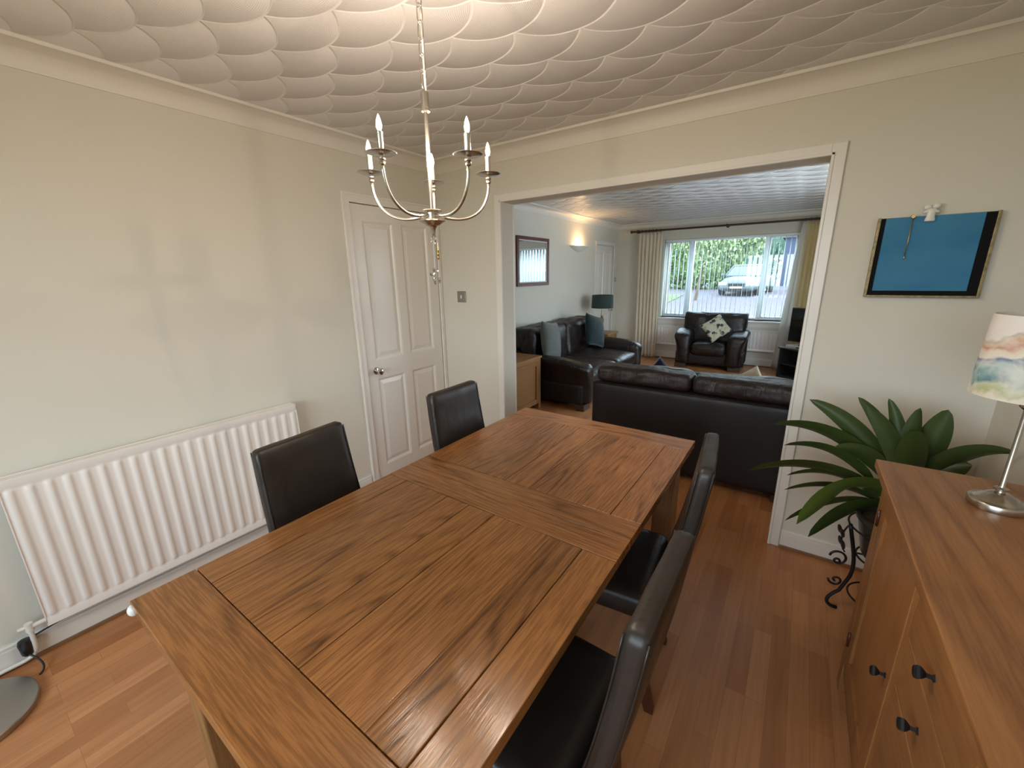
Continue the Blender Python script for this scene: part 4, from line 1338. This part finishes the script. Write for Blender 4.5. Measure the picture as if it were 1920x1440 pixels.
def cabinet():
    x0, x1, y0, y1, z = XL + .02, .10, .62, 1.445, .621
    t = thing('cabinet', 'low oak cabinet just inside the living room, before the left sofa', 'cabinet', (x0, y0, 0))
    a, b = x1 - x0, y1 - y0
    simple('top', (0, 0, z - .022), (a, b, z), M['oak_y'], t, .003)
    bm = nb()
    for xx in (.012, a - .055):
        for yy in (.012, b - .057): box(bm, (xx, yy, 0), (xx + .045, yy + .045, z - .022), .002)
    box(bm, (.012, .055, .06), (a - .02, b - .055, z - .05)); box(bm, (.055, .018, .06), (a - .055, .03, z - .022)); box(bm, (.055, b - .03, .06), (a - .055, b - .018, z - .022))
    link('carcass', bm, M['oak_z'], t)
    bm = nb(); X = a - .020; rw = .05; ya, yb = .060, b - .060
    box(bm, (X, ya, .075), (X + .016, ya + rw, z - .055), .001); box(bm, (X, yb - rw, .075), (X + .016, yb, z - .055), .001)
    box(bm, (X, ya + rw, .075), (X + .0155, yb - rw, .075 + rw), .001); box(bm, (X, ya + rw, z - .055 - rw), (X + .0155, yb - rw, z - .055), .001)
    link('panel_frame', bm, M['oak_z'], t)
    simple('rail', (a - .022, .057, z - .052), (a - .004, b - .057, z - .022), M['oak_y'], t, .001)
cabinet()
# ------------------------------------------------------------ television
def tv():
    A = Vector((2.370, 4.42)); B = Vector((2.97, 3.93))
    c = (A + B) / 2; ang = math.atan2((B - A).y, (B - A).x); W = (B - A).length
    t = thing('television', 'black flat television on the low black stand in the window corner', 'television', (c.x, c.y, .515), ang)
    simple('screen_body', (-W / 2, -.022, .035), (W / 2, .022, .50), M['black'], t, .006)
    simple('screen', (-W / 2 + .014, -.0235, .052), (W / 2 - .014, -.0215, .486), M['screen'], t)
    bm = nb(); box(bm, (-.16, -.09, 0), (.16, .09, .010), .003); box(bm, (-.03, -.015, .008), (.03, .012, .05), .003); link('stand', bm, M['black'], t)
    t = thing('tv_stand', 'low black television stand with shelves beside the right curtain', 'television stand', (c.x + .04, c.y + .02, 0), ang)
    w2 = W / 2 + .03
    simple('top', (-w2, -.20, .455), (w2, .18, .475), M['black'], t, .003)
    simple('shelf', (-w2 + .02, -.18, .235), (w2 - .02, .17, .250), M['black'], t, .002)
    simple('bottom_shelf', (-w2 + .02, -.18, .060), (w2 - .02, .17, .078), M['black'], t, .002)
    for s in (-1, 1):
        simple('side_panel', (min(s * (w2 - .015), s * (w2 - .04)), -.18, 0), (max(s * (w2 - .015), s * (w2 - .04)), .16, .455), M['black'], t, .002)
    r = Matrix.Rotation(ang, 4, 'Z')
    p = Vector((c.x + .04, c.y + .02, 0)) + r @ Vector((-.10, -.03, 0))
    t = thing('set_top_box', 'flat silver set top box under the television', 'media box', (p.x, p.y, .475), ang)
    simple('case', (-.24, -.13, 0), (.24, .11, .038), M['silver'], t, .004)
    simple('display', (-.08, -.1315, .010), (.08, -.1295, .028), M['black'], t)
tv()

# ------------------------------------------------------------ curtains, pole, blinds
def curtain_pole():
    y = YF - .118; z = 2.208
    t = thing('curtain_pole', 'long dark wooden curtain pole with ball finials above the window', 'curtain pole', (-.147, y, z))
    L = 2.95
    bm = nb(); tube(bm, [(0, 0, 0), (L, 0, 0)], .0155, 16); link('pole', bm, M['pole'], t, smooth=True, angle=.8)
    for x, s in ((0, -1), (L, 1)):
        bm = nb(); lathe(bm, [(.0155, 0), (.019, s * .004), (.019, s * .012), (.012, s * .018), (.022, s * .028), (.027, s * .042), (.022, s * .056), (0, s * .064)], (x, 0, 0), 20, axis='x')
        link('finial', bm, M['pole'], t, smooth=True, angle=.8)
    for x in (.06, L / 2, L - .06):
        bm = nb(); tube(bm, [(x, .117, 0), (x, .0, -.022)], .009, 10); lathe(bm, [(0, .110), (.028, .110), (.028, .117), (0, .1175)], (x, 0, 0), 16, axis='y'); tube(bm, [(x + .02 * 0, .022 * math.cos(a), .022 * math.sin(a)) for a in [2 * PI * k / 16 for k in range(16)]], .006, 6, closed=True)
        link('bracket', bm, M['pole'], t, smooth=True)
    for k in range(7):
        for base in (.085, L - .46):
            x = base + k * .062
            bm = nb(); tube(bm, [(x, .023 * math.cos(a), .023 * math.sin(a)) for a in [2 * PI * k2 / 16 for k2 in range(16)]], .0042, 6, closed=True)
            link('curtain_ring', bm, M['pole'], t, smooth=True)
curtain_pole()
def curtain(label, xt0, xt1, xb0, xb1, m, seed, lining_of=None):
    t = lining_of or thing('curtain', label, 'curtain', ((xt0 + xt1) / 2, YF - .118, 0))
    cx = t.location.x
    bm = nb(); nu, nz = 120, 26
    zt, zb = 2.178, .012
    rows = []
    for j in range(nz + 1):
        f = j / nz
        z = zt + (zb - zt) * f
        row = []
        for i in range(nu + 1):
            u = i / nu
            x = (xt0 + (xt1 - xt0) * u) * (1 - f ** .8) + (xb0 + (xb1 - xb0) * u) * f ** .8
            ph = u * 2 * PI * (7 if not lining_of else 1.5) + .5 * math.sin(u * 5 + seed)
            am = .016 + .016 * min(1, f * 4)
            y = am * math.sin(ph) + .008 * math.sin(u * 11 + f * 3 + seed)
            x += .008 * math.sin(2 * ph) * min(1, f * 3)
            if f < .05: y *= .6 + .4 * math.sin(ph * 3)
            row.append(bm.verts.new((x - cx, y, z)))
        rows.append(row)
    for a, b in zip(rows, rows[1:]):
        for k in range(nu): bm.faces.new((a[k], a[k + 1], b[k + 1], b[k]))
    o = link('drape' if not lining_of else 'lining', bm, m, t, smooth=True)
    md = o.modifiers.new('thickness', 'SOLIDIFY'); md.thickness = .003
    return t
curtain('cream pleated floor length curtain left of the window', -.075, .355, -.03, .375, M['curtain'], 1)
tc = curtain('golden cream curtain with pale lining right of the window behind the television', 2.365, 2.76, 2.36, 2.80, M['curtain_gold'], 4)
curtain(None, 2.315, 2.385, 2.175, 2.385, M['lining'], 2, tc)

def blinds():
    y = YF + .085
    t = thing('vertical_blind', 'white vertical blind with open slats across the front window', 'blind', (WX0, y, WZ0))
    W = WX1 - WX0; zt = WZ1 - WZ0
    simple('headrail', (.004, -.02, zt - .032), (W - .004, .02, zt - .002), M['upvc'], t, .003)
    n = 27
    proto = None
    for k in range(n):
        x = .035 + k * (W - .07) / (n - 1)
        if proto is None:
            bm = nb(); ns = 8
            for side in (0, 1):
                pass
            rows = []
            for j in (0, 1):
                z = zt - .036 if j else .030
                rows.append([bm.verts.new((.004 * math.sin(PI * i / ns), -.0445 + .089 * i / ns, z)) for i in range(ns + 1)])
            for i in range(ns): bm.faces.new((rows[0][i], rows[0][i + 1], rows[1][i + 1], rows[1][i]))
            proto = link('slat', bm, M['blind'], t, smooth=True)
            md = proto.modifiers.new('thickness', 'SOLIDIFY'); md.thickness = .0008
            s = proto
        else:
            s = proto.copy(); col.objects.link(s); s.parent = t
        s.location = (x, 0, 0)
        wx = WX0 + x
        aim = math.atan2(wx - 2.4476, YF - -2.5065)        # slats turned nearly edge-on to the doorway, as they hang in the photo
        s.rotation_euler = (0, 0, .05 + .10 * k / n + .012 * (((k * 7) % 5) - 2))
    bm = nb()
    for yy in (-.040, .040): tube(bm, [(.03, yy, .034), (W - .03, yy, .034)], .0022, 6)
    link('bottom_chain', bm, M['upvc'], t)
    bm = nb(); tube(bm, [(W - .02, -.03, zt - .03), (W - .02, -.03, .25)], .002, 6); link('pull_cord', bm, M['upvc'], t)
blinds()

# ------------------------------------------------------------ outside the front window
def gz(y): return -.06 + .027 * (y - YF)
bm = nb()
vs = [bm.verts.new(p) for p in ((-60, YF + .1, gz(YF + .1)), (60, YF + .1, gz(YF + .1)), (60, 90, gz(90)), (-60, 90, gz(90)))]
bm.faces.new(vs)
r = bmesh.ops.extrude_face_region(bm, geom=bm.faces[:]); bmesh.ops.translate(bm, verts=[v for v in r['geom'] if isinstance(v, bmesh.types.BMVert)], vec=(0, 0, -.2))
struct('driveway', bm, M['paving'])
bm = nb(); box(bm, (-60, -40, -.30), (60, YB - .2, -.12)); struct('back_garden', bm, M['lawn'])
bm = nb()
vs = [bm.verts.new(p) for p in ((-22, 12, gz(12) + .03), (-2.0, 12, gz(12) + .03), (-2.6, 20.3, gz(20.3) + .03), (-22, 20.3, gz(20.3) + .03))]
f = bm.faces.new(vs); r = bmesh.ops.extrude_face_region(bm, geom=[f]); bmesh.ops.translate(bm, verts=[v for v in r['geom'] if isinstance(v, bmesh.types.BMVert)], vec=(0, 0, -.08))
tag(link('lawn', bm, M['lawn']), 'strip of pale grass beyond the left window pane', 'lawn', kind='stuff')

def foliage(name, label, cat, c, rad, n, m, leaf, seed, trunk=None, group=None, lean=0.0):
    t = thing(name, label, cat, (c[0], c[1], trunk if trunk is not None else gz(c[1])), 0, group)
    base = Vector(t.location); rnd = random.Random(seed)
    bm = nb()
    for _ in range(n):
        d = Vector((rnd.gauss(0, 1), rnd.gauss(0, 1), rnd.gauss(0, 1))).normalized()
        rr = rnd.uniform(.55, 1.0) ** .5
        nn = 1 + .28 * noise.noise(d * 2.3 + Vector((seed, 0, 0)))
        p = Vector((d.x * rad[0], d.y * rad[1], d.z * rad[2])) * rr * nn + Vector(c) - base
        a = Euler((rnd.uniform(0, 6.3), rnd.uniform(0, 6.3), rnd.uniform(0, 6.3))).to_matrix()
        s = leaf * rnd.uniform(.6, 1.3)
        vs = [bm.verts.new(p + a @ Vector(q)) for q in ((-s, 0, 0), (0, -s * .55, s * .12), (s, 0, 0), (0, s * .55, s * .12))]
        bm.faces.new(vs)
    link('foliage', bm, m, t)
    bm = nb()
    bmesh.ops.create_icosphere(bm, subdivisions=3, radius=1)
    for v in bm.verts:
        k = .62 * (1 + .25 * noise.noise(v.co * 2.0 + Vector((seed, 2, 1))))
        v.co = Vector((v.co.x * rad[0] * k, v.co.y * rad[1] * k, v.co.z * rad[2] * k)) + Vector(c) - base
    link('inner_foliage', bm, m, t)
    bm = nb(); zt = c[2] - base.z
    zg = gz(c[1]) - base.z
    tube(bm, [(lean, 0, zg), (lean * .8, 0, (zg + zt) / 2), (0, .05, zt + rad[2] * .4)], [.07, .05, .03], 8)
    link('trunk', bm, M['bark'], t)
    return t
GT = 'trees and hedges seen through the blind'
foliage('hedge', 'tall dark hedge seen through the left window pane', 'hedge', (-7.4, 22.5, 2.2), (2.6, 1.2, 2.7), 5200, M['conifer'], .16, 1, group=GT)
foliage('hedge', 'green hedge beside the drive, left of the parked car', 'hedge', (-2.9, 25.6, 2.2), (2.3, 1.0, 2.4), 4200, M['hedge'], .13, 2, group=GT)
foliage('tree', 'bright green tree whose branches hang over the parked car', 'tree', (-.6, 17.6, 3.1), (1.75, 1.2, 1.30), 5200, M['tree'], .085, 3, group=GT, lean=-.9)
foliage('tree', 'bright green tree beyond the right window pane', 'tree', (3.0, 22, 3.0), (1.1, 1.2, 1.6), 2600, M['tree'], .10, 4, group=GT)
foliage('hedge', 'far green hedge filling the gap behind the parked car', 'hedge', (-3.6, 38, 3.2), (7.5, 1.6, 3.8), 4200, M['conifer'], .2, 5, group=GT)

def car():
    t = thing('car', 'silver blue car parked nose towards the window, under the tree', 'car', (-.22, 20.0, gz(20.0)), R_(-7))
    bm = nb()
    # body sections along y (front at -y): (y, half width, z bottom, z top)
    secs = [(0, .62, .30, .52), (.06, .78, .22, .66), (.30, .86, .20, .78), (.9, .885, .20, .92), (1.3, .89, .20, .98), (2.6, .89, .20, 1.0), (3.8, .87, .22, 1.0), (4.15, .80, .30, .90)]
    def ring(y, w_, z0, z1):
        p = []
        for k in range(20):
            a = 2 * PI * k / 20
            ex = 3.2
            cx_ = math.copysign(abs(math.cos(a)) ** (2 / ex), math.cos(a)); sz_ = math.copysign(abs(math.sin(a)) ** (2 / ex), math.sin(a))
            p.append(bm.verts.new((cx_ * w_, y, (z0 + z1) / 2 + sz_ * (z1 - z0) / 2)))
        return p
    rs = [ring(*s) for s in secs]
    for a, b in zip(rs, rs[1:]):
        for k in range(20): bm.faces.new((a[k], a[(k + 1) % 20], b[(k + 1) % 20], b[k]))
    bm.faces.new(rs[0]); bm.faces.new(rs[-1])
    link('body', bm, M['carpaint'], t, smooth=True, angle=.8)
    def loft(name, secs2, m, n=4):
        bm = nb(); rr = []
        for (y, wb, wt, z0, z1) in secs2:
            rr.append([bm.verts.new(p) for p in ((-wb, y, z0), (wb, y, z0), (wt, y, z1), (-wt, y, z1))])
        for a, b in zip(rr, rr[1:]):
            for k in range(4): bm.faces.new((a[k], a[(k + 1) % 4], b[(k + 1) % 4], b[k]))
        bm.faces.new(rr[0]); bm.faces.new(rr[-1])
        return link(name, bm, m, t)
    loft('windscreen', [(.98, .76, .74, .93, .96), (1.72, .70, .60, .95, 1.44), (3.1, .70, .60, .95, 1.44), (3.9, .72, .66, .93, .97)], M['carglass'])
    loft('roof', [(1.68, .605, .585, 1.415, 1.445), (1.95, .615, .56, 1.42, 1.485), (2.9, .615, .56, 1.42, 1.485), (3.15, .60, .58, 1.41, 1.44)], M['carpaint'])
    for s in (-1, 1):
        bm = nb(); tube(bm, [(s * .765, .96, .95), (s * .605, 1.70, 1.435)], .035, 8); link('pillar', bm, M['carpaint'], t, smooth=True)
        bm = nb(); soft(bm, (s * .60 - .19, -.01, .50), (s * .60 + .19, .22, .66), .05, n=8); link('headlamp', bm, M['headlamp'], t, smooth=True)
        bm = nb(); soft(bm, (s * .95 - .09, 1.12, .93), (s * .95 + .09, 1.24, 1.06), .04, n=6); link('wing_mirror', bm, M['carpaint'], t, smooth=True)
        for y in (.78, 3.35):
            bm = nb(); lathe(bm, [(0, -.10), (.30, -.10), (.325, -.07), (.325, .07), (.30, .10), (0, .10)], (s * .80, y, .325), 28, axis='x'); link('wheel', bm, M['tyre'], t, smooth=True, angle=.6)
    simple('grille', (-.36, -.025, .46), (.36, .06, .60), M['tyre'], t, .01)
    simple('lower_grille', (-.52, -.015, .24), (.52, .07, .36), M['tyre'], t, .01)
    simple('number_plate', (-.26, -.034, .375), (.26, -.008, .46), M['plate'], t, .003)
car()
def garage(label, x0, x1, y, z, m, roof=True):
    t = thing('outbuilding', label, 'building', ((x0 + x1) / 2, y, gz(y)))
    w2 = (x1 - x0) / 2
    simple('walls', (-w2, 0, 0), (w2, 6, z), m, t)
    bm = nb()
    vs = [bm.verts.new(p) for p in ((-w2 - .2, -.3, z), (w2 + .2, -.3, z), (w2 + .2, 6.3, z), (-w2 - .2, 6.3, z), (-w2 - .2, 3, z + 1.6), (w2 + .2, 3, z + 1.6))]
    for q in ((0, 1, 5, 4), (3, 4, 5, 2), (0, 4, 3), (1, 2, 5), (0, 3, 2, 1)): bm.faces.new([vs[k] for k in q])
    link('roof', bm, M['roof'], t)
    simple('garage_door', (-w2 * .6, -.04, .05), (w2 * .6, .0, z * .85), M['garage'], t, .01)
    return t
garage('dark blue clad building beyond the right window pane', 1.15, 7.4, 28.5, 2.9, M['garage'])
garage('grey brick house far behind the hedges', -14, -5.5, 46, 4.6, M['brickwall'])
def bin_(label, x, y):
    t = thing('wheelie_bin', label, 'bin', (x, y, gz(y)), .2)
    bm = nb(); rr = []
    for (s, z) in ((.24, 0), (.29, .95)): rr.append([bm.verts.new((a * s, b * s, z)) for a, b in ((-1, -1), (1, -1), (1, 1), (-1, 1))])
    for k in range(4): bm.faces.new((rr[0][k], rr[0][(k + 1) % 4], rr[1][(k + 1) % 4], rr[1][k]))
    bm.faces.new(rr[0]); bm.faces.new(rr[1])
    link('tub', bm, M['bin'], t)
    simple('lid', (-.31, -.33, .95), (.31, .31, 1.02), M['bin'], t, .02)
    for s in (-1, 1):
        bm = nb(); lathe(bm, [(0, -.03), (.1, -.03), (.1, .03), (0, .03)], (s * .27, .25, .1), 16, axis='x'); link('wheel', bm, M['tyre'], t)
bin_('dark blue wheelie bin standing right of the parked car', 2.15, 24.5)
